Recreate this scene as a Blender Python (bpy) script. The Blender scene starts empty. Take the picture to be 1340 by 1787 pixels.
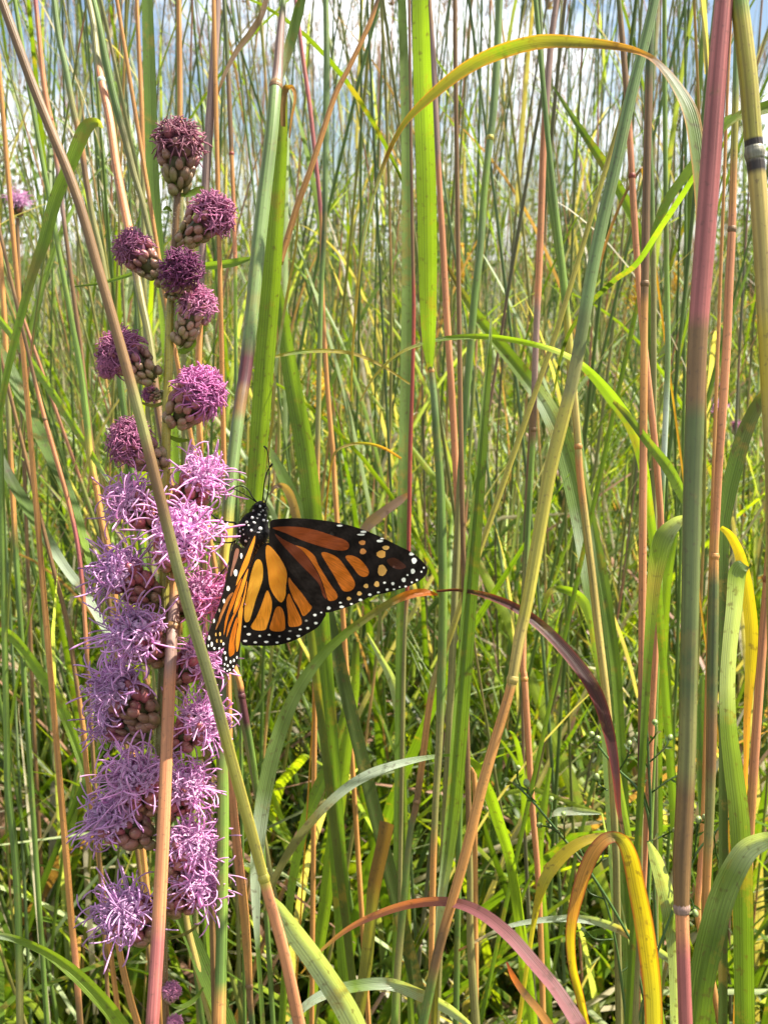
import bpy, math, random
import numpy as np
from mathutils import Vector
from mathutils.geometry import delaunay_2d_cdt

# ------------------------------------------------------------------ camera
SC = bpy.context.scene
COL = SC.collection
F = 1841.0                     # focal length in photograph pixels (1340 wide)
PITCH = math.radians(13.5)
CAM = np.array([0.0, 0.0, 0.95])
FW = np.array([0.0, math.cos(PITCH), -math.sin(PITCH)])
UP = np.array([0.0, math.sin(PITCH), math.cos(PITCH)])
RT = np.array([1.0, 0.0, 0.0])
cd = bpy.data.cameras.new('camera'); cam = bpy.data.objects.new('camera', cd); COL.objects.link(cam)
cam.location = CAM; cam.rotation_euler = (math.pi/2-PITCH, 0, 0)
cd.sensor_fit = 'HORIZONTAL'; cd.sensor_width = 36; cd.lens = 36*F/1340
cd.clip_start = 0.01; cd.clip_end = 2000
cd.dof.use_dof = True; cd.dof.focus_distance = 0.315; cd.dof.aperture_fstop = 56
SC.camera = cam

# ------------------------------------------------------------------ sky + sun
SUN_EL = math.radians(57); SUN_AZ = math.radians(75)      # azimuth from +Y (view direction) towards +X
w = bpy.data.worlds.new('World'); SC.world = w; w.use_nodes = True
nt = w.node_tree; nt.nodes.clear()
out = nt.nodes.new('ShaderNodeOutputWorld'); bg = nt.nodes.new('ShaderNodeBackground')
sky = nt.nodes.new('ShaderNodeTexSky'); sky.sky_type = 'NISHITA'; sky.sun_disc = False
sky.sun_elevation = SUN_EL; sky.sun_rotation = SUN_AZ
bg.inputs['Strength'].default_value = 0.05
tc = nt.nodes.new('ShaderNodeTexCoord'); mp = nt.nodes.new('ShaderNodeMapping')
mp.inputs['Scale'].default_value = (1, 1, 2.2)
nz = nt.nodes.new('ShaderNodeTexNoise'); nz.inputs['Scale'].default_value = 3.2; nz.inputs['Detail'].default_value = 8
nz.inputs['Roughness'].default_value = 0.6
rp = nt.nodes.new('ShaderNodeValToRGB'); rp.color_ramp.elements[0].position = 0.44; rp.color_ramp.elements[1].position = 0.60
mx = nt.nodes.new('ShaderNodeMixRGB'); mx.inputs['Color2'].default_value = (12.5, 12.8, 13.2, 1)
L = nt.links.new
L(tc.outputs['Generated'], mp.inputs['Vector']); L(mp.outputs['Vector'], nz.inputs['Vector']); L(nz.outputs['Fac'], rp.inputs['Fac'])
L(rp.outputs['Color'], mx.inputs['Fac']); L(sky.outputs['Color'], mx.inputs['Color1']); L(mx.outputs['Color'], bg.inputs['Color'])
L(bg.outputs['Background'], out.inputs['Surface'])
sl = bpy.data.lights.new('sun', 'SUN'); so = bpy.data.objects.new('sun', sl); COL.objects.link(so)
sl.energy = 5.0; sl.angle = math.radians(0.5); sl.color = (1.0, 0.93, 0.79)
SD = Vector((math.sin(SUN_AZ)*math.cos(SUN_EL), math.cos(SUN_AZ)*math.cos(SUN_EL), math.sin(SUN_EL)))
so.rotation_euler = SD.to_track_quat('Z', 'Y').to_euler(); so.location = (3, 3, 5)
vs = SC.view_settings; vs.view_transform = 'Standard'; vs.look = 'None'; vs.gamma = 1; vs.use_curve_mapping = False
vs.exposure = 1.65
SC.cycles.max_bounces = 8; SC.cycles.transparent_max_bounces = 8
SC.cycles.use_denoising = True

# ------------------------------------------------------------------ helpers
def P(x, y, d): return CAM + d*(FW + RT*(x-670.0)/F + UP*(893.5-y)/F)
def nrm(v):
    v = np.asarray(v, float); n = np.linalg.norm(v, axis=-1, keepdims=True); return v/np.maximum(n, 1e-12)

class MB:
    def __init__(s): s.v = []; s.f4 = []; s.c = []; s.uv = []; s.m = []; s.n = 0
    def grid(s, V, C, UV, mi=0, closed=False):
        # V (n,k,3): a sheet of n rows and k columns
        n, k = V.shape[:2]; idx = np.arange(n*k).reshape(n, k)+s.n
        if closed: idx = np.concatenate([idx, idx[:, :1]], 1)
        a = idx[:-1, :-1].ravel(); b = idx[:-1, 1:].ravel(); c = idx[1:, 1:].ravel(); d = idx[1:, :-1].ravel()
        s.f4.append(np.stack([a, b, c, d], 1)); s.m.append(np.full(len(a), mi))
        s.v.append(V.reshape(-1, 3)); s.c.append(np.broadcast_to(C, V.shape).reshape(-1, 3)); s.uv.append(UV.reshape(-1, 2)); s.n += n*k
    def build(s, name, mats, parent=None, kind=None):
        v = np.concatenate(s.v); f = np.concatenate(s.f4); c = np.concatenate(s.c); uv = np.concatenate(s.uv); m = np.concatenate(s.m)
        org = None
        if parent is not None and parent.name in ORG: org = ORG[parent.name]
        if org is not None: v = v-org
        me = bpy.data.meshes.new(name)
        me.vertices.add(len(v)); me.vertices.foreach_set('co', v.astype(np.float32).ravel())
        tri = f[:, 3] < 0
        cnt = np.where(tri, 3, 4); me.loops.add(int(cnt.sum())); me.polygons.add(len(f))
        st = np.concatenate([[0], np.cumsum(cnt)[:-1]])
        flat = f.ravel(); flat = flat[flat >= 0]
        me.loops.foreach_set('vertex_index', flat.astype(np.int32)); me.polygons.foreach_set('loop_start', st.astype(np.int32))
        me.polygons.foreach_set('loop_total', cnt.astype(np.int32)); me.polygons.foreach_set('material_index', m.astype(np.int32))
        me.polygons.foreach_set('use_smooth', np.ones(len(f), bool))
        me.update(calc_edges=True)
        at = me.color_attributes.new('Col', 'FLOAT_COLOR', 'POINT')
        at.data.foreach_set('color', np.concatenate([c, np.ones((len(c), 1))], 1).astype(np.float32).ravel())
        ul = me.uv_layers.new(name='UVMap'); ul.data.foreach_set('uv', uv[flat].astype(np.float32).ravel())
        for q in (mats if isinstance(mats, (list, tuple)) else [mats]): me.materials.append(q)
        o = bpy.data.objects.new(name, me); COL.objects.link(o)
        if parent is not None: o.parent = parent
        if kind: o['kind'] = kind
        return o
ORG = {}
def thing(name, label, cat, org, group=None):
    o = bpy.data.objects.new(name, None); COL.objects.link(o); o.empty_display_size = 0.01
    o.location = org; ORG[o.name] = np.array(org, float)
    o['label'] = label; o['category'] = cat
    if group: o['group'] = group
    return o
def tag(o, label, cat, group=None, kind=None):
    o['label'] = label; o['category'] = cat
    if group: o['group'] = group
    if kind: o['kind'] = kind
    return o

def tangents(p):
    t = np.gradient(p, axis=0); return nrm(t)
def tube(mb, p, r, c, sides=6, mi=0, capt=True, flat=1.0, v0=0.0):
    p = np.asarray(p, float); n = len(p); r = np.broadcast_to(np.asarray(r, float), (n,)); c = np.broadcast_to(np.asarray(c, float), (n, 3))
    t = tangents(p); ref = np.array([0.0, 1.0, 0.02]) if abs(t[:, 1]).mean() < 0.8 else np.array([1.0, 0, 0])
    a = nrm(np.cross(t, ref)); b = np.cross(t, a)
    ang = np.linspace(0, 2*math.pi, sides, endpoint=False)
    V = p[:, None]+r[:, None, None]*(np.cos(ang)[None, :, None]*a[:, None]+flat*np.sin(ang)[None, :, None]*b[:, None])
    s = np.concatenate([[0], np.cumsum(np.linalg.norm(np.diff(p, axis=0), axis=1))])+v0
    C = np.repeat(c[:, None], sides, 1)
    if capt:
        V = np.concatenate([np.repeat(p[:1, None], sides, 1), V, np.repeat(p[-1:, None], sides, 1)]); C = np.concatenate([C[:1], C, C[-1:]])
        s = np.concatenate([s[:1], s, s[-1:]])
    uu = np.abs(np.linspace(-1, 1, sides, endpoint=False))
    UV = np.stack([np.broadcast_to(uu, (len(V), sides)), np.broadcast_to(s[:, None]*10, (len(V), sides))], 2)
    mb.grid(V, C, UV, mi, closed=True)
def ribbon(mb, p, hw, wdir, c, across=4, fold=0.25, mi=0, v0=0.0, rim=None, midc=None):
    p = np.asarray(p, float); n = len(p); hw = np.broadcast_to(np.asarray(hw, float), (n,)); c = np.broadcast_to(np.asarray(c, float), (n, 3))
    t = tangents(p); wd = np.asarray(wdir, float); wd = nrm(wd-(wd*t).sum(1, keepdims=True)*t); nn = np.cross(t, wd)
    u = np.linspace(-1, 1, across+1)
    V = p[:, None]+hw[:, None, None]*(u[None, :, None]*wd[:, None]+fold*(np.abs(u)-0.5)[None, :, None]*nn[:, None])
    s = np.concatenate([[0], np.cumsum(np.linalg.norm(np.diff(p, axis=0), axis=1))])+v0
    C = np.repeat(c[:, None], across+1, 1).copy()
    if rim is not None: C[:, 0] = rim; C[:, -1] = rim
    if midc is not None: C[:, across//2] = C[:, across//2]*0.5+np.array(midc)*0.5
    UV = np.stack([np.broadcast_to((u+1)/2, (n, across+1)), np.broadcast_to(s[:, None]*10, (n, across+1))], 2)
    mb.grid(V, C, UV, mi)
def spline(a, sub=6):
    a = np.asarray(a, float); n = len(a)
    if n < 3: 
        tt = np.linspace(0, 1, sub+1)[:, None]; return a[0]*(1-tt)+a[-1]*tt
    q = np.concatenate([[2*a[0]-a[1]], a, [2*a[-1]-a[-2]]]); o = []
    for i in range(n-1):
        p0, p1, p2, p3 = q[i:i+4]
        for k in range(sub):
            t = k/sub; o.append(0.5*((2*p1)+(-p0+p2)*t+(2*p0-5*p1+4*p2-p3)*t*t+(-p0+3*p1-3*p2+p3)*t**3))
    o.append(a[-1]); return np.array(o)
def blob(mb, c, ax, r1, r2, col, rings=5, seg=7, mi=0, col2=None):
    # ellipsoid of half-length r1 along ax and radius r2
    ax = nrm(ax); ref = np.array([0, 0, 1.0]) if abs(ax[2]) < .9 else np.array([1.0, 0, 0])
    a = nrm(np.cross(ax, ref)); b = np.cross(ax, a)
    th = np.linspace(0, math.pi, rings); ph = np.linspace(0, 2*math.pi, seg, endpoint=False)
    V = (np.asarray(c)+ax*(-r1*np.cos(th))[:, None])[:, None]+r2*np.sin(th)[:, None, None]*(np.cos(ph)[None, :, None]*a+np.sin(ph)[None, :, None]*b)
    tt = (th/math.pi)[:, None]; C = np.asarray(col)*(1-tt)+np.asarray(col2 if col2 is not None else col)*tt
    C = np.repeat(C[:, None], seg, 1)
    UV = np.stack(np.broadcast_arrays(ph[None]/6.28, th[:, None]), 2).astype(float)
    mb.grid(V, C, UV, mi, closed=True)

# ------------------------------------------------------------------ materials
def plant_mat(name, transl=0.0, rough=0.45, spec=0.35, us=14.0, vs_=0.8, streak=0.35, tmul=(1.5, 2.0, 0.5), bump=0.3, speck=0.0, coat=0.0, ribs=0.0, sps=900, patch=0.0):
    m = bpy.data.materials.new(name); m.use_nodes = True; t = m.node_tree; t.nodes.clear(); N = t.nodes.new; K = t.links.new
    o = N('ShaderNodeOutputMaterial'); at = N('ShaderNodeAttribute'); at.attribute_name = 'Col'
    uv = N('ShaderNodeUVMap'); mp = N('ShaderNodeMapping'); mp.inputs['Scale'].default_value = (us, vs_, 1); K(uv.outputs[0], mp.inputs['Vector'])
    nz = N('ShaderNodeTexNoise'); nz.inputs['Scale'].default_value = 1.0; nz.inputs['Detail'].default_value = 4; K(mp.outputs[0], nz.inputs['Vector'])
    mr = N('ShaderNodeMapRange'); mr.inputs['From Min'].default_value = .3; mr.inputs['From Max'].default_value = .7
    mr.inputs['To Min'].default_value = 1-streak; mr.inputs['To Max'].default_value = 1+streak; K(nz.outputs['Fac'], mr.inputs['Value'])
    tc = N('ShaderNodeTexCoord'); n2 = N('ShaderNodeTexNoise'); n2.inputs['Scale'].default_value = 35; n2.inputs['Detail'].default_value = 5; K(tc.outputs['Object'], n2.inputs['Vector'])
    m2 = N('ShaderNodeMapRange'); m2.inputs['From Min'].default_value = .3; m2.inputs['From Max'].default_value = .7
    m2.inputs['To Min'].default_value = .75; m2.inputs['To Max'].default_value = 1.2; K(n2.outputs['Fac'], m2.inputs['Value'])
    mu = N('ShaderNodeMath'); mu.operation = 'MULTIPLY'; K(mr.outputs[0], mu.inputs[0]); K(m2.outputs[0], mu.inputs[1])
    fac = mu.outputs[0]; hgt = nz.outputs['Fac']
    if ribs > 0:
        sx = N('ShaderNodeSeparateXYZ'); K(uv.outputs[0], sx.inputs[0])
        a1 = N('ShaderNodeMath'); a1.operation = 'MULTIPLY'; a1.inputs[1].default_value = 2*math.pi*9; K(sx.outputs['X'], a1.inputs[0])
        a2 = N('ShaderNodeMath'); a2.operation = 'SINE'; K(a1.outputs[0], a2.inputs[0])
        a3 = N('ShaderNodeMapRange'); a3.inputs['From Min'].default_value = -1; a3.inputs['To Min'].default_value = 1-ribs; a3.inputs['To Max'].default_value = 1+ribs*.4; K(a2.outputs[0], a3.inputs['Value'])
        a4 = N('ShaderNodeMath'); a4.operation = 'MULTIPLY'; K(a3.outputs[0], a4.inputs[0]); K(fac, a4.inputs[1]); fac = a4.outputs[0]
        a5 = N('ShaderNodeMath'); a5.operation = 'MULTIPLY_ADD'; a5.inputs[1].default_value = .25; K(a2.outputs[0], a5.inputs[0]); K(nz.outputs['Fac'], a5.inputs[2]); hgt = a5.outputs[0]
    sc = N('ShaderNodeVectorMath'); sc.operation = 'SCALE'; K(at.outputs['Color'], sc.inputs[0]); K(fac, sc.inputs['Scale'])
    colr = sc.outputs[0]
    if speck > 0:
        n3 = N('ShaderNodeTexNoise'); n3.inputs['Scale'].default_value = sps; n3.inputs['Detail'].default_value = 3; K(tc.outputs['Object'], n3.inputs['Vector'])
        n4 = N('ShaderNodeMapRange'); n4.inputs['From Min'].default_value = .60; n4.inputs['From Max'].default_value = .70; n4.inputs['To Max'].default_value = speck; K(n3.outputs['Fac'], n4.inputs['Value'])
        mc = N('ShaderNodeMixRGB'); mc.inputs['Color2'].default_value = (.09, .05, .035, 1); K(n4.outputs[0], mc.inputs['Fac']); K(colr, mc.inputs['Color1']); colr = mc.outputs[0]
    if patch > 0:
        n5 = N('ShaderNodeTexNoise'); n5.inputs['Scale'].default_value = 55; n5.inputs['Detail'].default_value = 6; n5.inputs['Roughness'].default_value = .7; K(tc.outputs['Object'], n5.inputs['Vector'])
        n6 = N('ShaderNodeMapRange'); n6.inputs['From Min'].default_value = .56; n6.inputs['From Max'].default_value = .64; n6.inputs['To Max'].default_value = patch; K(n5.outputs['Fac'], n6.inputs['Value'])
        mq = N('ShaderNodeMixRGB'); mq.inputs['Color2'].default_value = (.30, .19, .05, 1); K(n6.outputs[0], mq.inputs['Fac']); K(colr, mq.inputs['Color1']); colr = mq.outputs[0]
    b = N('ShaderNodeBsdfPrincipled'); b.inputs['Roughness'].default_value = rough; b.inputs['Specular IOR Level'].default_value = spec; K(colr, b.inputs['Base Color'])
    bu = N('ShaderNodeBump'); bu.inputs['Strength'].default_value = bump; bu.inputs['Distance'].default_value = 0.0004; K(hgt, bu.inputs['Height']); K(bu.outputs[0], b.inputs['Normal'])
    if transl > 0:
        vm = N('ShaderNodeVectorMath'); vm.operation = 'MULTIPLY'; vm.inputs[1].default_value = tmul; K(colr, vm.inputs[0])
        tr = N('ShaderNodeBsdfTranslucent'); K(vm.outputs[0], tr.inputs['Color']); mi = N('ShaderNodeMixShader'); mi.inputs['Fac'].default_value = transl
        K(b.outputs[0], mi.inputs[1]); K(tr.outputs[0], mi.inputs[2]); K(mi.outputs[0], o.inputs['Surface'])
    else: K(b.outputs[0], o.inputs['Surface'])
    return m
M_STEM = plant_mat('grass_stem', 0.0, 0.45, 0.4, us=8, vs_=1.2, streak=.38, bump=.6, speck=.45, patch=.22)
M_LEAF = plant_mat('grass_leaf', 0.5, 0.4, 0.45, us=34, vs_=.5, streak=.30, bump=.5, ribs=.09, tmul=(1.7,1.7,.3), speck=.55, sps=420, patch=.45)
M_BGLEAF = plant_mat('thicket_leaf', 0.45, 0.45, 0.35, us=12, vs_=.4, streak=.4, patch=.5, bump=.2, tmul=(1.8,1.7,.35))
M_BGSTEM = plant_mat('thicket_stem', 0.12, 0.45, 0.5, us=4, vs_=.6, streak=.25, bump=.2)
M_PETAL = plant_mat('floret', 0.35, 0.5, 0.3, us=2, vs_=2, streak=.15, tmul=(1.25, 1.0, 1.2), bump=.1)
M_BRACT = plant_mat('bract', 0.1, 0.38, 0.5, us=4, vs_=1, streak=.25, tmul=(1.5, 1, 1), bump=.3)
M_BODY = plant_mat('insect_body', 0.0, 0.6, 0.15, us=6, vs_=40, streak=.3, bump=.6)
M_WBLACK = plant_mat('wing_black', 0.05, 0.7, 0.06, us=20, vs_=20, streak=.3, tmul=(3, 1.5, .8), bump=.3)
M_WORANGE = plant_mat('wing_orange', 0.6, 0.5, 0.25, us=70, vs_=6, streak=.30, tmul=(1.7, 1.4, .6), bump=.3)
M_WWHITE = plant_mat('wing_white', 0.3, 0.6, 0.2, us=5, vs_=5, streak=.08, tmul=(1, 1, 1), bump=.1)

PAL = dict(g=(.10, .165, .03), G=(.21, .32, .03), t=(.15, .22, .07), d=(.06, .09, .022), o=(.20, .19, .06), y=(.42, .32, .03), Y=(.38, .29, .08),
           b=(.18, .10, .04), n=(.48, .225, .065), p=(.50, .205, .09), m=(.25, .16, .13), r=(.26, .05, .03), w=(.38, .45, .35), u=(.085, .026, .03), k=(.105, .13, .04),
           R=(.36, .11, .10), P=(.28, .105, .125), D=(.03, .02, .014), O=(.55, .15, .02), W=(.20, .19, .14), l=(.15, .235, .035), e=(.37, .32, .05))
PAL = {k: np.array(v) for k, v in PAL.items()}

# ------------------------------------------------------------------ ground
def simple(name, build):
    m = bpy.data.materials.new(name); m.use_nodes = True; build(m.node_tree); return m
def soil(t):
    b = t.nodes['Principled BSDF']; n = t.nodes.new('ShaderNodeTexNoise'); n.inputs['Scale'].default_value = 14; n.inputs['Detail'].default_value = 10
    tc = t.nodes.new('ShaderNodeTexCoord'); t.links.new(tc.outputs['Object'], n.inputs['Vector'])
    r = t.nodes.new('ShaderNodeValToRGB'); e = r.color_ramp.elements; e[0].position = .35; e[0].color = (.03, .022, .012, 1); e[1].position = .65; e[1].color = (.07, .09, .025, 1)
    t.links.new(n.outputs['Fac'], r.inputs['Fac']); t.links.new(r.outputs['Color'], b.inputs['Base Color']); b.inputs['Roughness'].default_value = .95
    bu = t.nodes.new('ShaderNodeBump'); bu.inputs['Distance'].default_value = .03; t.links.new(n.outputs['Fac'], bu.inputs['Height']); t.links.new(bu.outputs[0], b.inputs['Normal'])
M_SOIL = simple('soil', soil)
g = MB(); xs = np.concatenate([[-900], np.linspace(-20, 20, 60), [900]]); ys = np.concatenate([[-900], np.linspace(-3, 30, 60), [900]])
X, Y = np.meshgrid(xs, ys); Z = -.004+.02*np.sin(X*2.1)*np.cos(Y*1.7)*(np.abs(X) < 25)
g.grid(np.stack([X, Y, Z], 2), PAL['d'], np.stack([X, Y], 2)); gr = g.build('ground', M_SOIL); gr['kind'] = 'structure'

# ------------------------------------------------------------------ hand-placed grasses
VIEW = lambda p: nrm(p-CAM)
def to_ground(pts, r, c, n=3):
    """carry a stem from its last point down to the soil"""
    p = pts[-1]; t = nrm(pts[-1]-pts[-2]); t = t.copy(); z = p[2]
    ks = np.linspace(0, 1, n+1)[1:]
    hor = t[:2]/max(abs(t[2]), .5); hor = np.clip(hor, -.35, .35)
    ex = [np.array([p[0]+hor[0]*z*(k-.45*k*k)*.8, p[1]+hor[1]*z*(k-.45*k*k)*.8, z*(1-k)]) for k in ks]
    return np.concatenate([pts, ex]), np.concatenate([r, [r[-1]]*n]), np.concatenate([c, [c[-1]]*n])
def to_top(pts, r, c, h, n=4):
    p = pts[0]; t = nrm(pts[0]-pts[1]); z = p[2]
    if h <= z+.02: return pts, r, c
    ks = np.linspace(0, 1, n+1)[1:]; hor = np.clip(t[:2]/max(t[2], .5), -.4, .4)
    ex = [np.array([p[0]+hor[0]*(h-z)*(k-.3*k*k), p[1]+hor[1]*(h-z)*(k-.3*k*k), z+(h-z)*k]) for k in ks][::-1]
    rr = [r[0]*(1-.6*k) for k in ks][::-1]
    return np.concatenate([ex, pts]), np.concatenate([rr, r]), np.concatenate([[c[0]]*n, c])
def unpack(rows, dep):
    """rows 'x y w c; ...' photograph position, width, colour; dep a depth or (first, last)"""
    A = [s.split() for s in rows.split(';') if s.strip()]
    n = len(A); d = np.linspace(dep[0], dep[1], n) if isinstance(dep, tuple) else np.full(n, dep)
    pts = np.array([P(float(a[0]), float(a[1]), d[i]) for i, a in enumerate(A)])
    wd = np.array([float(a[2]) for a in A])*d/F*.5
    cc = np.array([PAL[a[3]] for a in A])
    return pts, wd, cc
RG = random.Random(5); NR = np.random.RandomState(5)
def add_node(par, p, t, r, c=(.2, .14, .09), h=None):
    mb = MB(); h = h or r*.75; k = np.linspace(-1, 1, 7)
    tube(mb, p+np.outer(k*h, t), r*(1.03+.16*np.exp(-(k*2)**2)), c, 12); return mb.build('node', M_STEM, par)
def stalk(label, rows, dep, nodes=(), top=1.28, ground=True, group=None, bend=0, leafs=(), cat='grass stalk'):
    pts, r, c = unpack(rows, dep); r = r*.92
    sub = 7; A = spline(pts, sub); R_ = np.interp(np.linspace(0, len(r)-1, len(A)), np.arange(len(r)), r)
    tt = np.linspace(0, len(r)-1, len(A)); fr = tt-np.floor(tt); sm = np.floor(tt)+np.clip((fr-.3)/.4, 0, 1)   # colour changes between two points fairly briskly
    C_ = np.stack([np.interp(sm, np.arange(len(r)), c[:, i]) for i in range(3)], 1)
    if top: A, R_, C_ = to_top(A, R_, C_, top)
    if ground: A, R_, C_ = to_ground(A, R_, C_)
    base = A[-1].copy()
    th = thing('grass_stalk', label, cat, base, group)
    mb = MB(); tube(mb, A, R_, C_, 14); mb.build('stem', M_STEM, th)
    for (y, col) in nodes:
        scr = np.array([893.5-F*((q-CAM)@UP)/((q-CAM)@FW) for q in A]); i = int(np.argmin(abs(scr-y)))
        i = min(max(i, 1), len(A)-2); add_node(th, A[i], nrm(A[i-1]-A[i+1]), R_[i], PAL[col])
    for (lr, ld, lt) in leafs: blade_mesh(lr, ld, lt, th)
    return th
def blade_mesh(rows, dep, tilt, par=None, ground=False, name='leaf', rim=None, midc=None, across=6, fold=.3, ttop=None):
    pts, r, c = unpack(rows, dep); A = spline(pts, 8); n = len(A)
    R_ = np.interp(np.linspace(0, len(r)-1, n), np.arange(len(r)), r); C_ = np.stack([np.interp(np.linspace(0, len(r)-1, n), np.arange(len(r)), c[:, i]) for i in range(3)], 1)
    if ground: A, R_, C_ = to_ground(A, R_, C_)
    n = len(A); a = np.radians(np.interp(np.linspace(0, 1, n), np.linspace(0, 1, len(tilt)) if hasattr(tilt, '__len__') else [0, 1], tilt if hasattr(tilt, '__len__') else [tilt]*2))
    a = a+.06*np.sin(np.linspace(0, 9, n)+RG.random()*6)
    T = tangents(A); v = VIEW(A); side = nrm(np.cross(T, v)); dd = np.cross(side, T)
    s0 = side.copy()
    for i in range(1, n):
        if s0[i]@s0[i-1] < 0: s0[i] *= -1; dd[i] *= -1
    sg = np.tanh(4*s0[:, :1])    # negative tilt turns the blade's back to the sun
    if sum(rows.count(' '+q) for q in 'Glyeno') > .5*(rows.count(';')+1): a = -np.abs(a)*.6-math.radians(18)
    a = a*sg[:, 0]; W = np.cos(a)[:, None]*s0+np.sin(a)[:, None]*dd
    R_ = R_/np.maximum(np.cos(a), .35)
    mb = MB(); ribbon(mb, A, R_, W, C_, across, fold, rim=PAL[rim] if rim else None, midc=PAL[midc] if midc else None)
    return mb.build(name, M_LEAF, par)
def blade(label, rows, dep, tilt=20, group=None, ground=True, of=None, **k):
    if of is not None:
        o = blade_mesh(rows, dep, tilt, of, False, 'leaf', **k); o['label'] = label; return o
    return tag(blade_mesh(rows, dep, tilt, None, ground, 'grass_shoot', **k), label, 'grass shoot', group)

# ---- stalks, front to back
stalk('olive-brown grass stalk slanting across the front of the purple flower spike, red below',
      '3 0 17 b;60 155 18 b;130 330 19 b;172 470 19 b;215 620 20 b;245 730 21 o;270 830 21 b;320 1030 22 o;370 1200 22 o;405 1330 22 e;435 1440 22 e;458 1525 20 e;470 1570 21 p;495 1660 22 p;522 1787 24 p', .25, nodes=[(1531, 'e')])
stalk('pink grass stalk standing upright against the lower half of the purple flower spike',
      '150 -20 12 o;163 40 12 o;170 100 13 o;177 140 14 p;192 210 16 p;205 300 16 p;225 400 17 p;235 460 16 b;246 520 15 o;262 600 15 o;274 700 16 b;290 800 17 b;301 900 18 n;306 1000 20 n;303 1080 22 m;299 1130 23 m;294 1230 24 p;290 1330 24 p;286 1430 25 p;280 1550 26 p;273 1680 26 R;266 1787 26 R', (.37, .275), nodes=[(138, 'w'), (1092, 'b')])
t3 = stalk('thick blue-green grass stalk just right of the flower spike, behind the butterfly\'s head',
      '497 -20 8 g;489 60 15 m;484 130 20 m;480 160 24 t;474 230 25 t;460 350 27 t;448 460 27 t;438 560 26 t;428 650 25 u;420 700 24 b;412 760 24 t;402 850 24 t;394 950 24 e;389 1060 22 o;386 1150 20 k;386 1250 21 k;389 1400 23 l;388 1550 22 l;386 1680 22 g;383 1787 24 n', (.37, .298), nodes=[(150, 'b')],
      leafs=[('505 152 5 o;498 152 8 b;494 175 16 o;490 260 24 G;482 380 30 G;474 500 33 G;464 620 34 G;455 740 33 G;446 850 30 G;440 930 24 l', .385, 14),
             ('470 -30 8 b;458 20 10 m;440 52 11 m;415 85 9 m;396 120 7 m;384 150 5 b;376 175 3 b', (.37, .36), 20),
             ('535 -30 8 g;520 20 18 g;507 70 18 t;497 110 12 w;486 150 6 w', .368, 25),
             ('494 220 8 b;494 180 9 b;500 155 8 b;510 152 7 n;515 170 5 n;509 205 4 n;505 240 3 b', .36, 20)])
t_rosy = stalk('thick rosy grass stalk turning grey-green lower down, widest stalk near the right edge',
      '1264 -10 34 R;1256 80 36 R;1246 200 38 R;1238 310 39 R;1230 420 39 R;1222 520 38 R;1217 600 37 b;1214 670 36 b;1211 760 36 k;1208 850 35 k;1205 1000 34 k;1202 1150 33 k;1199 1300 33 o;1194 1420 35 b;1190 1500 35 b;1189 1570 31 b;1190 1600 26 p;1193 1700 26 R;1196 1787 27 R', .235, nodes=[(1585, 'm')])
stalk('thick yellow grass stalk with a black and white joint at the upper right edge',
      '1288 -10 33 l;1297 60 34 e;1306 140 35 e;1313 230 34 e;1315 248 34 D;1317 270 34 W;1319 290 34 D;1322 320 33 Y;1328 400 33 Y;1334 500 33 Y;1340 620 33 y;1350 800 33 Y', .235, nodes=[(268, 'W')],
      leafs=[('1345 185 22 l;1310 195 20 G;1285 205 14 G;1262 225 10 G;1250 250 6 l', .26, 20)])
stalk('teal-green grass stalk leaning from the upper right down to the bottom middle, jointed',
      '1146 -20 17 t;1128 60 20 t;1100 170 22 t;1076 280 23 t;1050 390 24 t;1030 490 24 t;1015 580 24 k;1000 660 24 o;980 740 25 e;960 820 26 e;946 900 25 e;934 970 25 e;920 1050 23 e;905 1120 22 Y;895 1180 20 Y;887 1215 19 n;865 1290 20 n;842 1370 21 n;815 1480 20 n;790 1570 19 n;765 1660 19 b;748 1740 18 g;738 1787 19 g', .30, nodes=[(1188, 'Y')])
t_clasp = stalk('tall green grass stalk clasped by the wide glowing blade at top centre',
      '752 640 9 o;757 690 13 t;762 760 15 g;769 860 16 g;772 960 17 g;773 1060 17 l;770 1180 17 g;766 1300 14 o;760 1400 13 o;755 1550 12 n;752 1787 12 n', .36, nodes=[(650, 'n')], top=0,
      leafs=[('733 -40 26 l;736 60 30 G;740 180 33 G;745 320 34 G;747 440 33 G;748 540 29 G;749 600 22 l;751 648 8 l', (.34, .36), 12)])
stalk('slim pink grass stalk right of the wide glowing blade',
      '748 0 11 b;756 110 12 m;762 230 11 m;767 330 11 p;773 430 12 p;780 560 13 p;789 700 13 p;797 850 13 p;803 960 12 p;806 1010 12 e;806 1150 12 g;802 1400 12 g', .43, nodes=[(962, 'n')])
stalk('upright pink grass stalk between the wide glowing blade and the leaning teal stalk',
      '974 -20 10 m;963 60 12 m;955 150 13 m;948 260 13 p;944 380 13 p;940 480 13 p;936 570 12 m;933 650 12 m;931 740 11 b;928 800 11 l;922 900 11 g;915 1050 12 o;912 1160 13 p;915 1185 12 p;921 1280 12 p;928 1400 12 p;938 1520 11 p;944 1650 11 n;948 1787 11 n', .42, nodes=[(748, 'b'), (1183, 'n')])
stalk('green and yellow grass stalk crossing behind the leaning teal stalk',
      '955 230 10 g;965 330 12 g;974 410 14 l;984 500 15 l;993 600 15 e;1001 690 15 Y;1008 770 14 Y;1012 830 14 n;1024 930 15 Y;1035 1020 15 Y;1046 1120 16 Y;1058 1220 15 Y;1066 1320 14 Y;1075 1500 14 o', .40, nodes=[(782, 'n')])
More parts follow.
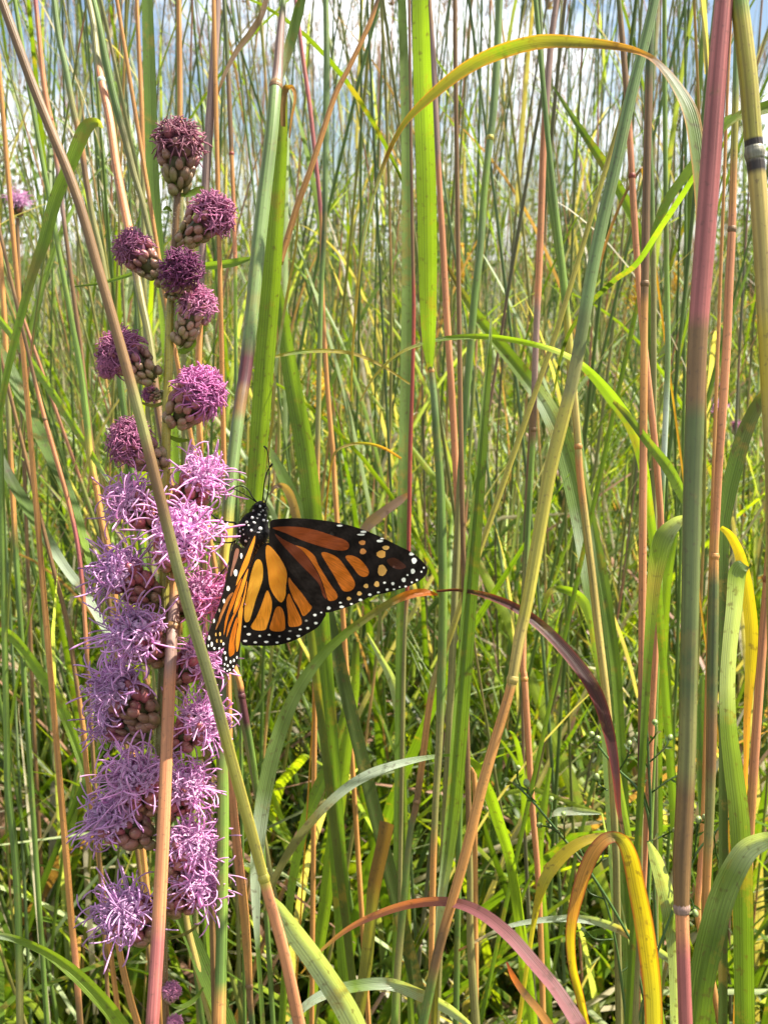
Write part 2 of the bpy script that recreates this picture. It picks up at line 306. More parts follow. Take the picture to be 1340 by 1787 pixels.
stalk('dark brown grass stalk turning salmon, just left of the thick rosy stalk',
      '1137 -20 10 k;1134 80 14 d;1131 200 15 b;1128 320 15 b;1126 440 16 b;1125 495 15 b;1124 560 14 n;1123 700 14 n;1122 850 15 p;1121 1000 15 p;1120 1120 14 p;1119 1250 13 b;1118 1330 12 u;1116 1500 12 o', .33, nodes=[(498, 'b')])
stalk('pink grass stalk with a slight bow, left of the dark brown stalk',
      '1078 -20 9 k;1086 70 11 b;1094 170 12 b;1100 260 12 p;1106 370 13 p;1112 460 12 p;1120 560 12 p;1130 660 13 p;1141 760 13 p;1149 850 13 p;1153 920 12 p;1150 1000 11 n;1143 1150 12 p', .39, nodes=[(312, 'r')])
stalk('salmon grass stalk turning dark olive, just right of the thick rosy stalk',
      '1284 120 11 t;1282 220 13 e;1279 330 13 n;1277 400 15 p;1272 500 16 p;1268 600 16 p;1262 700 16 p;1255 800 15 p;1250 900 14 p;1247 960 15 n;1245 1050 20 k;1243 1170 21 k;1241 1300 20 b;1238 1420 18 o;1232 1560 16 n;1226 1787 15 n', .33, nodes=[(398, 'b'), (968, 'n')])
stalk('orange-salmon grass stalk down the lower right edge', '1348 900 16 n;1338 1030 17 p;1327 1170 17 p;1318 1300 17 p;1310 1430 16 n;1304 1560 16 n;1298 1680 15 n;1295 1787 15 n', .36, nodes=[(1010, 'r')])
t_red = stalk('thin red grass stalk rising in front of a teal blade right of the butterfly', '718 300 6 b;720 430 7 b;722 540 7 r;720 650 7 r;716 780 8 r;714 900 8 r;712 1000 8 r;706 1120 8 o;702 1300 8 o', .41)
stalk('orange tan grass stalk standing beneath the butterfly\'s wing tip', '778 1130 12 e;758 1185 12 Y;748 1240 12 n;738 1320 13 n;727 1400 13 b;715 1460 12 k;706 1560 14 g;695 1680 14 o;688 1787 14 l', .40, nodes=[(1398, 'b')])
stalk('grey mauve grass stalk right behind the top flower head', '379 -20 15 m;376 60 16 m;372 130 17 m;366 210 17 m;360 300 16 m;356 380 14 m;352 470 13 m;348 580 13 n;346 680 12 n;350 800 12 n;352 900 12 b', .355)
stalk('green grass stalk leaning right at the upper left, passing behind the second flower head', '158 -20 13 g;172 40 14 g;186 110 15 g;202 180 14 g;218 240 13 o;233 300 12 o;248 350 11 o;262 410 10 o;272 450 10 o', .42)
stalk('rosy slim grass stalk at the upper left edge', '60 -20 8 R;68 60 9 p;76 140 10 p;86 200 10 p;95 250 9 p;105 330 8 m;120 450 8 b;140 600 9 b', .5, nodes=[(205, 'r')])
stalk('pale green grass stalk with tan lower half in the upper left', '92 -20 10 t;102 60 11 t;115 120 12 t;128 190 12 o;140 240 11 n;150 310 11 b;162 380 11 o;178 450 12 o;196 560 12 g', .45)
stalk('tan grass stalk at the top, just left of the flower spike', '238 -20 8 n;242 80 8 n;247 180 9 n;249 260 9 n;250 340 9 o;252 500 9 o', .55)
stalk('orange tan grass stalk directly above the top flower head', '312 -20 9 n;313 80 10 n;314 160 10 n;314 220 10 n;316 420 10 o', .55)
stalk('thin brown and pink stalk between the top flower head and the thick blue-green stalk', '390 -20 7 k;396 80 8 k;400 170 9 b;403 240 9 b;405 290 8 n;408 370 8 p;410 440 8 p;411 520 7 G;412 700 7 g', .47, nodes=[(268, 'r')])
stalk('slanting tan grass stalk crossing from top centre down to the thick blue-green stalk', '662 -10 7 b;645 40 9 n;610 115 9 n;585 165 10 n;560 240 11 n;540 300 11 n;520 355 12 n;500 420 12 n;488 460 12 n', .40, ground=False, top=1.25)
stalk('grey-green grass stalk bordering the pale pink stalk at top centre', '568 -20 10 t;570 100 12 t;569 200 12 t;568 300 11 t;566 400 10 d;560 520 9 g;556 700 10 o;552 900 10 n', .47)
stalk('thin rosy grass stalk at top centre left of the slanting tan stalk', '520 30 6 R;530 110 8 R;540 180 8 R;550 270 8 R;558 350 8 R;561 400 7 n;563 520 8 n;570 660 9 n;580 780 10 n', .5)
stalk('teal grass stalk with green sheath left of the arching blade\'s peak', '872 -20 13 t;867 100 14 t;861 190 14 t;855 240 13 t;845 330 13 l;838 430 14 t;828 520 14 g;818 640 14 g;808 760 13 g;800 900 14 o', .42, nodes=[(238, 'e')])
stalk('green grass stalk curving gently under the arching blade', '948 160 9 k;952 240 10 g;958 330 12 l;968 400 12 l;980 470 12 g', .52)
stalk('dark olive grass stalk in front of the sky right of the arching blade', '1136 60 11 t;1131 130 13 t;1130 200 14 g;1136 330 12 g;1140 450 11 o', .44)
stalk('tan grass stalk right of the green stem at the very bottom left, leaning inward', '320 1560 10 e;328 1620 12 Y;342 1680 14 Y;356 1735 14 Y;370 1787 14 Y', .40, top=0)
stalk('orange grass stalk at the bottom left under the lowest flower head', '198 1580 8 e;202 1620 11 n;212 1680 12 n;226 1740 13 n;240 1787 13 n', .42, top=0)
stalk('salmon grass stalk right of the green stem at the bottom, bending inward', '400 1250 11 n;402 1340 13 p;408 1420 16 p;416 1500 18 p;426 1590 18 n;432 1670 16 n;436 1740 12 b;440 1787 12 d', .36, nodes=[(1725, 'b')])
stalk('orange grass stalk below the butterfly with a dark maroon joint', '396 1100 10 n;408 1160 11 n;418 1190 12 n;422 1215 13 u;428 1250 13 u;436 1290 11 g;445 1350 11 l;452 1400 10 g;458 1480 10 g', .38, nodes=[(1215, 'u')])
stalk('thin red grass stalk on the left side beside the flower spike', '55 640 7 b;75 720 8 p;98 800 9 p;118 870 9 p;134 940 9 R;143 1010 9 R;148 1080 8 p;155 1200 8 b', .42, nodes=[(728, 'b')])
stalk('yellow-green grass stalk turning tan left of the middle flower heads', '125 560 10 l;140 640 12 l;150 720 13 l;158 800 13 e;168 850 12 n;178 910 12 n;190 960 11 n;202 1050 11 n', .42, nodes=[(842, 'n')])
stalk('pair-like tan grass stalk on the far left at mid height', '95 1000 8 b;118 1090 9 b;132 1180 9 b;145 1270 10 n;152 1350 10 n;165 1440 10 n', .46)
stalk('orange-brown grass stalk in the lower left corner', '110 1430 12 n;116 1500 13 n;124 1600 13 n;132 1680 12 p;140 1787 12 b', .45)
stalk('green grass stalk rising at the left edge', '12 1290 12 l;14 1380 13 g;25 1480 14 g;32 1600 14 g;35 1787 14 o', .45)
t_left = stalk('tan and green grass stalk on the left edge above the middle', '0 440 9 n;8 560 10 n;14 700 10 o;22 860 10 n;30 1000 10 g', .5)
stalk('green grass stalk with a pale stripe below the rosy stalk\'s left side', '1163 470 10 l;1165 620 11 t;1160 760 11 w;1154 900 10 l;1150 1040 12 l', .43)
stalk('thin salmon stalk in the lower right beside the dark olive one', '1228 1380 8 n;1226 1450 11 n;1222 1520 12 p;1218 1600 12 n;1240 1700 12 n;1256 1787 12 n', .42)
stalk('olive grass stalk standing near the bottom centre right of the leaning teal stalk', '818 1440 11 b;820 1530 12 o;820 1620 14 o;824 1700 16 o;830 1787 17 o', .38)
stalk('salmon grass stalk behind the leaning stalk\'s lower half', '826 1340 10 n;830 1400 11 n;828 1460 11 n;829 1560 11 n;830 1700 11 n', .46, top=0)

# ---- separate blades
blade('long yellow-olive blade arching over the whole upper right, grey and drooping at its right end',
      '612 700 3 e;616 600 4 Y;624 500 5 Y;634 420 6 w;652 340 6 w;675 272 7 b;705 215 9 o;750 168 17 o;810 120 22 o;870 90 25 l;940 72 24 o;1010 73 19 o;1075 80 13 b;1120 92 9 n;1150 112 10 m;1180 150 17 t;1203 195 25 t;1216 260 27 t;1224 340 26 t;1226 430 24 t;1220 520 20 g;1212 640 18 g;1205 800 18 g', (.30, .24), [10, 10, 15, 35, 40, 30, 15], rim='n', of=t_rosy)
blade('dark purple blade arching down to the lower right with a rusty point',
      '762 1032 4 u;800 1030 5 u;850 1040 11 u;905 1064 16 u;955 1103 20 u;1005 1158 23 u;1040 1212 24 u;1062 1280 20 u;1074 1350 14 u;1079 1410 9 r;1088 1460 4 k', (.355, .32), [10, 10, 20, 25], rim='r', midc='D', of=t_clasp)
blade('green blade arching from under the butterfly\'s wing, its tip burnt orange',
      '764 1038 3 O;740 1034 13 O;712 1038 15 O;680 1052 13 o;640 1078 13 o;600 1108 15 l;560 1146 17 g;525 1195 21 t;498 1250 24 t;478 1310 26 t;462 1380 27 t;452 1450 25 w;446 1530 20 w;447 1605 12 w;450 1660 8 g', (.36, .33), [30, 20, 15, 20], ground=True)
blade('pink-purple blade arching along the bottom right of centre',
      '525 1700 3 b;560 1660 5 m;610 1620 9 P;670 1592 13 P;725 1577 15 R;785 1575 16 P;835 1592 20 P;885 1630 23 P;930 1680 23 P;970 1728 23 P;1010 1790 26 P', (.33, .27), [15, 10, 20, 30], ground=True)
blade('glowing yellow blade folded over at its top, its tan half hanging to the left',
      '1030 1810 8 y;1022 1785 14 y;1011 1735 15 y;1000 1690 15 y;996 1640 17 y;1000 1600 19 n;1008 1565 22 n;1020 1525 24 n;1036 1490 24 n;1054 1468 22 n;1074 1461 18 o;1090 1472 24 e;1102 1502 29 y;1112 1550 31 y;1124 1610 33 y;1134 1680 33 y;1140 1740 31 e;1142 1800 30 e', .288, [25, 25, 20, 10, 10, 10], ground=True, rim='r')
blade('short yellow blade curving behind the folded tan blade',
      '1112 1466 6 e;1075 1460 10 e;1040 1462 14 y;1005 1476 19 y;975 1502 22 y;952 1535 20 e;940 1570 14 y;930 1620 8 e', .36, 15)
blade('broad grey-green blade bending in from the lower right edge',
      '1360 1462 20 t;1330 1468 30 w;1300 1485 38 w;1275 1525 42 t;1255 1575 44 t;1238 1640 45 g;1224 1710 44 g;1214 1790 42 l', .26, [50, 40, 20, 10], ground=True)  # paler rows at the bend put the sunlit silvery top into the colour
blade('pale broad blade slanting down at the bottom left of centre',
      '466 1560 6 w;485 1585 24 w;515 1628 34 w;545 1668 36 w;575 1712 38 w;605 1760 40 w;635 1820 40 w', .30, [-35, -40, -40], ground=True)
blade('pale thin blade arching left to right across the lower centre',
      '462 1590 6 o;480 1535 12 o;510 1480 15 o;550 1428 15 o;600 1380 16 w;650 1350 17 w;710 1330 12 w;775 1319 5 l;812 1322 8 G;838 1345 16 G;856 1390 20 G;872 1440 20 G;890 1500 18 G;902 1580 16 G;910 1650 14 G', (.36, .40), [35, 30, 20, 5], ground=True)
blade('whitish blue-green folded blade at the right edge',
      '1300 985 20 t;1288 1000 30 t;1282 1060 27 w;1274 1130 25 w;1270 1200 26 w;1272 1270 28 t;1280 1340 32 t;1290 1420 34 t;1296 1520 34 g', .30, [-30, -25, -10], ground=True)
blade('yellow and orange blade curling over at the right edge',
      '1258 920 8 e;1275 935 14 y;1292 970 18 y;1304 1030 22 y;1312 1100 22 y;1310 1170 18 y;1304 1250 12 n;1302 1330 8 n', .33, 10)
blade('pale bent blade hooking over left of the thick rosy stalk',
      '1200 903 10 w;1180 912 22 w;1158 936 34 t;1148 970 32 G;1140 1020 24 e;1134 1090 18 G;1128 1180 14 l;1122 1300 12 g', .32, [40, 30, 10], ground=True)
blade('thin lime blade arching across the middle right',
      '628 700 3 Y;655 655 4 e;695 618 5 e;745 597 6 l;800 588 9 l;860 588 10 G;930 600 10 l;985 618 9 w;1025 645 14 l;1065 690 21 l;1100 740 20 l;1120 800 18 G;1132 880 16 G;1145 980 14 g', (.36, .38), [30, 20, 5], ground=True)
blade('dark green blade running from the lime blade to the thick rosy stalk',
      '1070 700 6 o;1095 725 12 d;1130 770 15 l;1165 815 20 l;1190 860 18 G;1205 890 12 G', (.37, .25), 20, of=t_rosy)
blade('broad green to pale blade sweeping down right of the centre',
      '775 455 5 b;800 500 10 o;835 555 19 G;875 605 22 G;915 655 26 l;948 700 30 w;975 755 36 t;995 820 38 t;1008 880 36 t;1020 950 33 w;1032 1030 30 t;1045 1110 26 t;1055 1200 24 t', .44, [10, 10, 25, 25], ground=True)
blade('teal upright blade behind the thin red stalk', '700 -20 14 t;706 150 16 t;709 320 18 t;711 480 21 t;709 640 22 t;706 800 23 t;702 940 20 g;700 1060 18 g', .46, 20, ground=True)
blade('broad green blade behind the butterfly\'s antennae', '480 470 8 g;492 540 18 l;503 620 26 l;517 700 31 l;532 780 34 l;543 860 34 l;550 930 30 g', .44, 10, ground=True)
blade('narrow green blade bending right of the butterfly\'s antennae', '462 770 6 G;478 800 14 g;500 845 22 g;520 890 24 g;536 930 24 d', .45, 25, ground=True)
blade('mauve withered blade end standing out right above the wing', '632 930 14 m;650 910 20 m;675 890 16 m;700 872 14 m;712 862 6 n', .415, -30, of=t_red)
blade('curled grey blade above the butterfly\'s wing base', '470 864 3 m;480 850 6 m;494 848 11 m;506 862 15 m;516 895 16 m;522 930 14 k', .42, -35)
blade('tall green blade with a sharp tip left of the leaning teal stalk',
      '857 555 3 w;853 620 8 g;846 700 14 t;838 800 18 g;830 900 22 g;820 1020 25 g;810 1150 27 g;800 1280 28 l;790 1400 27 l;780 1490 22 t;768 1580 14 w;760 1700 12 o', .35, [25, 20, 15], ground=True, fold=.9)
blade('flat dark green blade behind the top flower head', '256 -20 18 g;259 80 21 g;262 180 22 g;265 280 22 g;270 370 22 g;276 440 20 l;283 520 16 G', .47, 15, ground=True)
blade('bright yellow-green blade bent over at the upper left', '180 222 3 w;170 213 14 l;152 222 24 l;138 250 24 G;122 290 22 G;104 330 22 G;92 365 22 l;78 420 20 l;60 470 16 o;40 540 14 l;15 640 12 l;0 720 10 l', .33, [40, 10, 10])
blade('lime blade slanting down to the right on the left edge', '-10 545 10 G;25 590 13 G;60 640 13 G;95 690 13 G;130 745 12 G;165 800 10 G;190 840 5 w', (.5, .40), 20, of=t_left)
blade('wide dark green blade curving down the left edge', '-15 590 14 t;15 640 20 t;45 710 22 g;75 770 22 g;105 830 20 g;130 890 18 g;148 950 12 G;160 1010 5 g', (.5, .42), 25, of=t_left)
blade('second green blade nested under the wide left one', '-10 770 10 g;15 830 18 d;45 880 20 g;75 930 20 g;110 985 16 w;150 1040 16 w;190 1110 12 w;230 1170 8 l', (.5, .44), 20, of=t_left)
blade('lime blade falling past the lower left flower heads', '-10 1100 12 G;20 1110 16 G;60 1160 18 G;100 1220 20 G;130 1290 16 G;150 1360 12 g;160 1440 10 g', (.5, .46), 15, of=t_left)
blade('yellow-green blade bending down at the bottom left corner', '-10 1632 10 w;30 1640 12 l;80 1662 14 G;120 1690 20 G;155 1722 23 G;190 1760 24 G;220 1800 24 G', .28, [30, 15, 15], ground=True)
blade('broad dark green blade behind the stem at the bottom left', '310 1590 20 g;335 1640 26 g;355 1690 30 g;378 1745 32 l;400 1800 32 l', .40, 15, ground=True)
blade('upright yellow-green blade lit through below the butterfly', '622 1120 10 d;618 1200 20 G;604 1300 24 G;592 1400 25 G;578 1500 24 G;565 1600 22 G;550 1700 18 G;540 1800 16 G', .50, 8, ground=True)
blade('blue-green blade leaning left below the butterfly', '612 1180 5 w;600 1250 12 l;580 1320 18 l;555 1380 22 l;535 1430 20 G;520 1490 16 G;508 1560 14 l;500 1650 12 l', .46, 20, ground=True)
blade('pale green arch near the right of the butterfly', '640 1105 5 w;665 1150 10 w;685 1190 16 w;697 1240 20 w;700 1300 16 t;704 1380 12 t', .48, -20, ground=True)
blade('thin pale blade curving at the bottom centre', '500 1800 10 w;530 1760 14 w;570 1735 18 w;620 1722 20 l;680 1718 20 w;730 1735 20 w;780 1760 18 w;820 1790 10 w', .36, -35)
blade('pale lens-shaped blade tip at the lower right of centre', '962 1425 3 w;975 1418 14 w;1000 1416 14 w;1030 1418 9 w;1050 1420 3 w', .42, -30)
blade('pale blade lying across behind the folded yellow blade', '800 1660 4 n;880 1620 7 w;950 1606 10 w;1010 1604 13 w;1060 1614 14 w;1110 1638 14 n;1150 1662 14 w;1190 1690 14 w', .38, -30)
blade('whitish drooping blade between the yellow blade and the rosy stalk', '1132 1470 6 w;1145 1500 22 w;1160 1550 28 w;1172 1610 28 t;1178 1680 22 w;1180 1760 20 w', .36, -25, ground=True)
blade('rusty pointed blade sticking up at the bottom right of centre', '884 1680 3 r;895 1705 10 O;915 1735 13 b;940 1765 14 n;965 1800 15 n', .32, 20, ground=True)
blade('lime blade hanging from the upper right behind the rosy stalk', '1292 195 6 G;1262 215 16 G;1235 250 14 l;1200 300 16 G;1165 350 16 l;1145 400 14 l;1130 450 8 g', .40, 15)
blade('green blade pointing up-left in the gap right of centre', '965 150 3 t;990 190 8 t;1020 235 12 g;1050 280 17 G;1080 330 18 G;1102 375 18 G;1120 430 14 l;1130 520 10 g', .50, 15, ground=True)
blade('dark green leaf drooping at the right edge', '1350 680 14 d;1325 700 22 k;1300 750 26 k;1282 810 28 g;1268 870 26 g;1260 930 22 g;1262 1010 16 d', .34, 35, ground=True)
blade('thin green leaf crossing behind the second flower head', '130 500 2 d;175 494 5 g;215 483 7 l;260 470 7 l;330 465 9 l;370 463 14 l;410 458 14 l;440 450 5 g', (.40, .37), 45, of=t3)
blade('straw-brown torn strip of dead leaf standing in the lower centre', '676 1436 26 b;670 1470 24 b;655 1540 24 b;648 1600 20 o;640 1680 22 o;628 1760 20 o;622 1810 18 o', .42, 15, ground=True)
blade('lime blade arching over the right end of the purple blade', '945 1065 4 G;958 1035 10 e;975 1028 12 l;1000 1034 16 G;1020 1052 18 t;1030 1085 10 t', .42, 20)
blade('hair-thin straw blade hanging in a long curve above the butterfly', '522 330 2 Y;517 420 4 Y;500 520 5 Y;484 620 5 w;476 720 4 Y;466 800 4 Y;448 850 4 w;420 900 3 w', .43, 10, of=t3)
blade('hair-thin dry blade arching above the butterfly\'s wing', '700 800 4 n;670 782 5 n;640 774 5 e;610 776 5 Y;585 790 4 Y;575 830 3 n;568 900 3 n', .45, 10)
blade('thin pale blade tip arching between the blue-green stalk and the wide glowing blade', '480 622 5 e;520 614 7 l;570 612 7 e;620 618 6 Y;670 640 5 Y;715 670 3 Y', (.375, .42), 20, of=t3)
blade('brown thread-like blade slanting behind the leaning teal stalk', '1010 560 3 b;1040 480 5 n;1065 400 5 n;1090 340 5 b;1120 290 4 b', .45, 10)
blade('olive blade crossing diagonally up to the rosy stalk', '965 690 3 k;985 600 6 d;1020 540 8 d;1070 490 9 g;1110 460 10 g;1150 400 10 l;1190 340 10 l;1215 300 8 g', (.38, .26), 20, of=t_rosy)
for i, (rows, lab) in enumerate([
    ('1000 720 8 g;1012 800 12 w;1030 900 16 t;1048 990 20 t;1062 1080 20 g;1075 1180 18 l;1082 1280 16 l;1090 1400 14 g', 'long grey-green blade passing behind the purple blade\'s crown'),
    ('1180 930 8 g;1165 1010 16 G;1158 1100 18 G;1152 1200 18 l;1148 1300 16 l;1150 1420 14 g', 'upright lime blade left of the thick rosy stalk at mid height'),
    ('960 1340 6 l;948 1420 14 l;940 1500 16 G;948 1590 14 l;955 1700 14 g', 'short lime blade among the budding sprigs'),
    ('880 1440 4 l;892 1500 12 G;900 1560 18 G;912 1640 18 G;925 1720 14 G', 'glowing green blade left of the salmon stalk near the bottom'),
    ('1225 1180 8 t;1222 1260 16 g;1225 1340 20 g;1230 1430 20 g;1235 1520 16 l', 'green blade between the rosy stalk and the dark olive stalk')]):
    blade(lab, rows, .46+.01*i, [10, 20], ground=True)

# ------------------------------------------------------------------ blazing star
def head(par, base, ctr, R, style, cols, rs, nb=36, nf=None):
    """one flower head: bracts packed round a short cup, florets bursting from its mouth"""
    base = np.asarray(base); ctr = np.asarray(ctr); ax = nrm(ctr-base); Lh = np.linalg.norm(ctr-base)
    ref = np.array([0, 0, 1.0]) if abs(ax[2]) < .9 else np.array([1.0, 0, 0]); a = nrm(np.cross(ax, ref)); b = np.cross(ax, a)
    bud = style == 'bud'
    if not bud: R = R*1.06
    hb = MB(); start = base+ax*Lh*.12; cup = R*(.56 if bud else .42)
    k = np.linspace(0, 1, 7); tube(hb, start+np.outer(k*Lh*.95, ax), cup*(.25+.6*np.sin(k*1.9)), (.10, .09, .035), 9)
    for i in range(nb):
        t = (i+.5)/nb; ang = i*2.39996+rs.rand()*.4; rad = cup*(.35+.75*np.sin(.2+t*1.75))*(.85+.3*rs.rand())
        out = math.cos(ang)*a+math.sin(ang)*b; c = start+ax*Lh*(.02+.92*t+.05*rs.randn())+out*rad
        gr_ = np.array([.17, .21, .05])*(.8+.5*rs.rand()); tipc = np.array(cols[1])*(.7+.6*rs.rand())
        mixr = np.clip(t*1.5-(.3 if bud else .0)+rs.randn()*.15, 0, 1)
        c1 = gr_*(1-mixr)+tipc*mixr; c2 = c1*.5+np.array(cols[1])*.6
        ps = R*(.17 if bud else .145)*(.75+.5*rs.rand()); blob(hb, c, ax*.95+out*.45, R*.23*(.7+.6*rs.rand()), ps, c1, 7, 9, 0, c2)
        blob(hb, c+out*ps*.25+ax*R*.05, ax*.9+out*.6, R*.20, ps*.82, c2*1.1, 6, 8, 0, c2*.5+np.array([.30, .20, .12])*.5)
    hb.build('bracts', M_BRACT, par)
    fb = MB(); mouth = base+ax*Lh*.95
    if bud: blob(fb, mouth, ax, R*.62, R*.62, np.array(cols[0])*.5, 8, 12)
    n = nf or (230 if bud else 68)
    for i in range(n):
        z = 1-(i+.5)/n*(1.25 if bud else 1.15); ph = i*2.39996+rs.rand()*.5; s = math.sqrt(max(0, 1-z*z))
        dr = nrm(ax*(z+.15)+s*(math.cos(ph)*a+math.sin(ph)*b)+rs.randn(3)*.12)
        col = np.array(cols[0])*(.75+.6*rs.rand()); pale = col*.5+np.array([.74, .56, .70])*.5
        if bud:
            p0 = mouth+dr*R*(.58+.12*rs.rand()); q = [p0]; d = dr.copy(); w_ = nrm(np.cross(dr, rs.randn(3)))
            for j in range(6):
                d = nrm(d+w_*.85+rs.randn(3)*.3); q.append(q[-1]+d*R*.12)
            tube(fb, q, np.linspace(1, .6, 7)*R*.034, col, 4)
        else:
            # corolla tube flaring into five narrow lobes
            p0 = mouth+dr*R*.12; p1 = mouth+dr*R*(.35+.28*rs.rand())
            kk = np.linspace(0, 1, 4)[:, None]
            tube(fb, p0*(1-kk)+p1*kk, np.array([.035, .042, .05, .075])*R, pale, 5, capt=False)
            u1 = nrm(np.cross(dr, rs.randn(3))); u2 = np.cross(dr, u1)
            for j in range(5):
                g_ = 2*math.pi*j/5; o_ = math.cos(g_)*u1+math.sin(g_)*u2; sd = np.cross(dr, o_)
                q = np.array([p1+o_*R*.07, p1+o_*R*.13+dr*R*.07, p1+o_*R*.22+dr*R*.09, p1+o_*R*.27+dr*R*.05])
                ribbon(fb, q, np.array([.055, .052, .034, .006])*R, np.repeat(sd[None], 4, 0), pale*(.85+.3*rs.rand()), 2, .3)
            # two long curling style branches
            for j in range(2):
                w_ = nrm(u1*(1 if j else -1)+rs.randn(3)*.5); d = nrm(dr+w_*.3); w_ = nrm(w_-d*(w_@d)); q = [p1]; Ls = R*(.45+.85*rs.rand()**1.3); th_ = rs.uniform(-.05, .48); lift = rs.randn()*.06
                for m_ in range(8):
                    g_ = th_*(.35+.18*m_); d, w_ = nrm(d*math.cos(g_)+w_*math.sin(g_)+u2*lift+np.array([0, 0, -.02])), None or (w_*math.cos(g_)-d*math.sin(g_)); q.append(q[-1]+d*Ls/8)
                ww = R*.014+.00007
                tube(fb, q, ww*np.array([.9, .9, .9, .9, 1, 1, 1.15, 1.25, .8]), col*.75+pale*.35, 4)
    return fb.build('florets', M_PETAL, par)

def blazing_star(label, stem_rows, dep, heads, rs, leaves=(), group=None, wfac=1):
    pts, r, c = unpack(stem_rows, dep); A = spline(pts, 6); R_ = np.interp(np.linspace(0, len(r)-1, len(A)), np.arange(len(r)), r)
    C_ = np.stack([np.interp(np.linspace(0, len(r)-1, len(A)), np.arange(len(r)), c[:, i]) for i in range(3)], 1)
    A, R_, C_ = to_ground(A, R_, C_); th = thing('blazing_star', label, 'flower', A[-1], group)
    mb = MB(); tube(mb, A, R_, C_, 12)
    if wfac == 1:
        for i in range(1500):           # the stem's short white hairs
            k = rs.randint(0, len(A)-8); f = rs.rand(); p = A[k]*(1-f)+A[k+1]*f; ang = rs.rand()*6.28
            o_ = np.array([math.cos(ang), math.sin(ang), .3*rs.randn()]); p = p+nrm(o_)*R_[k]*.95
            tube(mb, [p, p+nrm(o_)*.0006], [.00006, .00003], (.5, .5, .4), 3)
    mb.build('stem', M_STEM, th)
    for (bx, by, cx, cy, R, dz, style, ck) in heads:
        d0 = dep if not isinstance(dep, tuple) else dep[0]
        hd = thing('flower_head', '', '', P(bx, by, d0)); del hd['label']; del hd['category']
        hd.parent = th; hd.location = Vector(P(bx, by, d0)-ORG[th.name])
        if wfac == 1 and R > 25:
            b0 = P(bx, by, d0); o_ = nrm(P(cx, cy, d0+dz)-b0); lb_ = MB(); q = [b0+o_*R*.1*d0/F]; d = nrm(o_*1.0+UP*-.55+FW*rs.uniform(-.5, .2))
            for j in range(6): d = nrm(d+UP*rs.uniform(-.05, .12)+RT*rs.randn()*.08); q.append(q[-1]+d*R*d0/F*.2)
            ribbon(lb_, q, np.array([.05, .075, .08, .07, .05, .03, .006])*R*d0/F, np.repeat((RT*.3-FW+UP*.5)[None], 7, 0), PAL['l']*rs.uniform(.7, 1.1), 3, .4); lb_.build('leaf', M_LEAF, th)
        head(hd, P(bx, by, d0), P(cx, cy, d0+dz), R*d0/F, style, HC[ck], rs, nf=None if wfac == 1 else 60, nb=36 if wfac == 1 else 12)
    for (rows, tl) in leaves: blade_mesh(rows, dep, tl, th, across=4)
    return th
HC = dict(a=((.32, .13, .18), (.30, .09, .12)), b=((.44, .17, .30), (.36, .11, .14)), c=((.56, .21, .44), (.36, .10, .13)), d=((.62, .33, .56), (.42, .10, .12)),
          e=((.56, .31, .56), (.32, .09, .11)), k=((.19, .05, .13), (.24, .11, .10)), f=((.62, .28, .45), (.55, .24, .24)))
rs = np.random.RandomState(11)
H = [  # base x,y ; mouth x,y ; radius px ; depth offset ; style ; colour
 (310, 345, 313, 250, 46, -.003, 'bud', 'a'), (310, 432, 371, 374, 42, -.004, 'bud', 'b'), (292, 498, 232, 432, 36, -.003, 'bud', 'b'), (298, 520, 317, 470, 38, -.014, 'bud', 'k'),
 (312, 610, 343, 530, 36, -.003, 'bud', 'f'), (275, 670, 213, 615, 44, -.005, 'bud', 'b'), (185, 655, 188, 640, 20, -.008, 'bud', 'b'), (298, 745, 348, 684, 48, -.006, 'bud', 'c'),
 (288, 690, 262, 688, 16, .004, 'bud', 'c'), (285, 815, 228, 772, 44, -.006, 'bud', 'b'), (300, 905, 350, 838, 50, -.004, 'open', 'd'), (285, 930, 228, 878, 48, -.006, 'open', 'd'),
 (288, 985, 314, 935, 62, -.016, 'open', 'd'), (284, 1060, 212, 1000, 54, -.006, 'open', 'e'), (295, 1075, 352, 1040, 48, -.004, 'open', 'c'),
 (286, 1150, 238, 1108, 60, -.012, 'open', 'e'), (290, 1200, 345, 1150, 48, -.005, 'open', 'd'), (278, 1265, 205, 1205, 58, -.008, 'open', 'e'), (262, 1290, 205, 1262, 48, .004, 'open', 'e'),
 (292, 1310, 352, 1260, 50, -.006, 'open', 'd'), (276, 1410, 236, 1362, 58, -.010, 'open', 'd'), (288, 1430, 326, 1375, 50, -.006, 'open', 'd'), (272, 1470, 196, 1430, 56, -.008, 'open', 'e'),
 (288, 1525, 335, 1478, 56, -.007, 'open', 'd'), (290, 1590, 345, 1545, 54, -.006, 'open', 'd'), (278, 1640, 222, 1598, 60, -.008, 'open', 'e'), (290, 1300, 290, 1100, 30, .01, 'open', 'e'),
 (296, 1752, 300, 1730, 17, -.002, 'bud', 'f'), (296, 1800, 305, 1786, 15, -.002, 'bud', 'f')]
H = [h for h in H if not (h[0] == 290 and h[1] == 1300 and h[3] == 1100)]
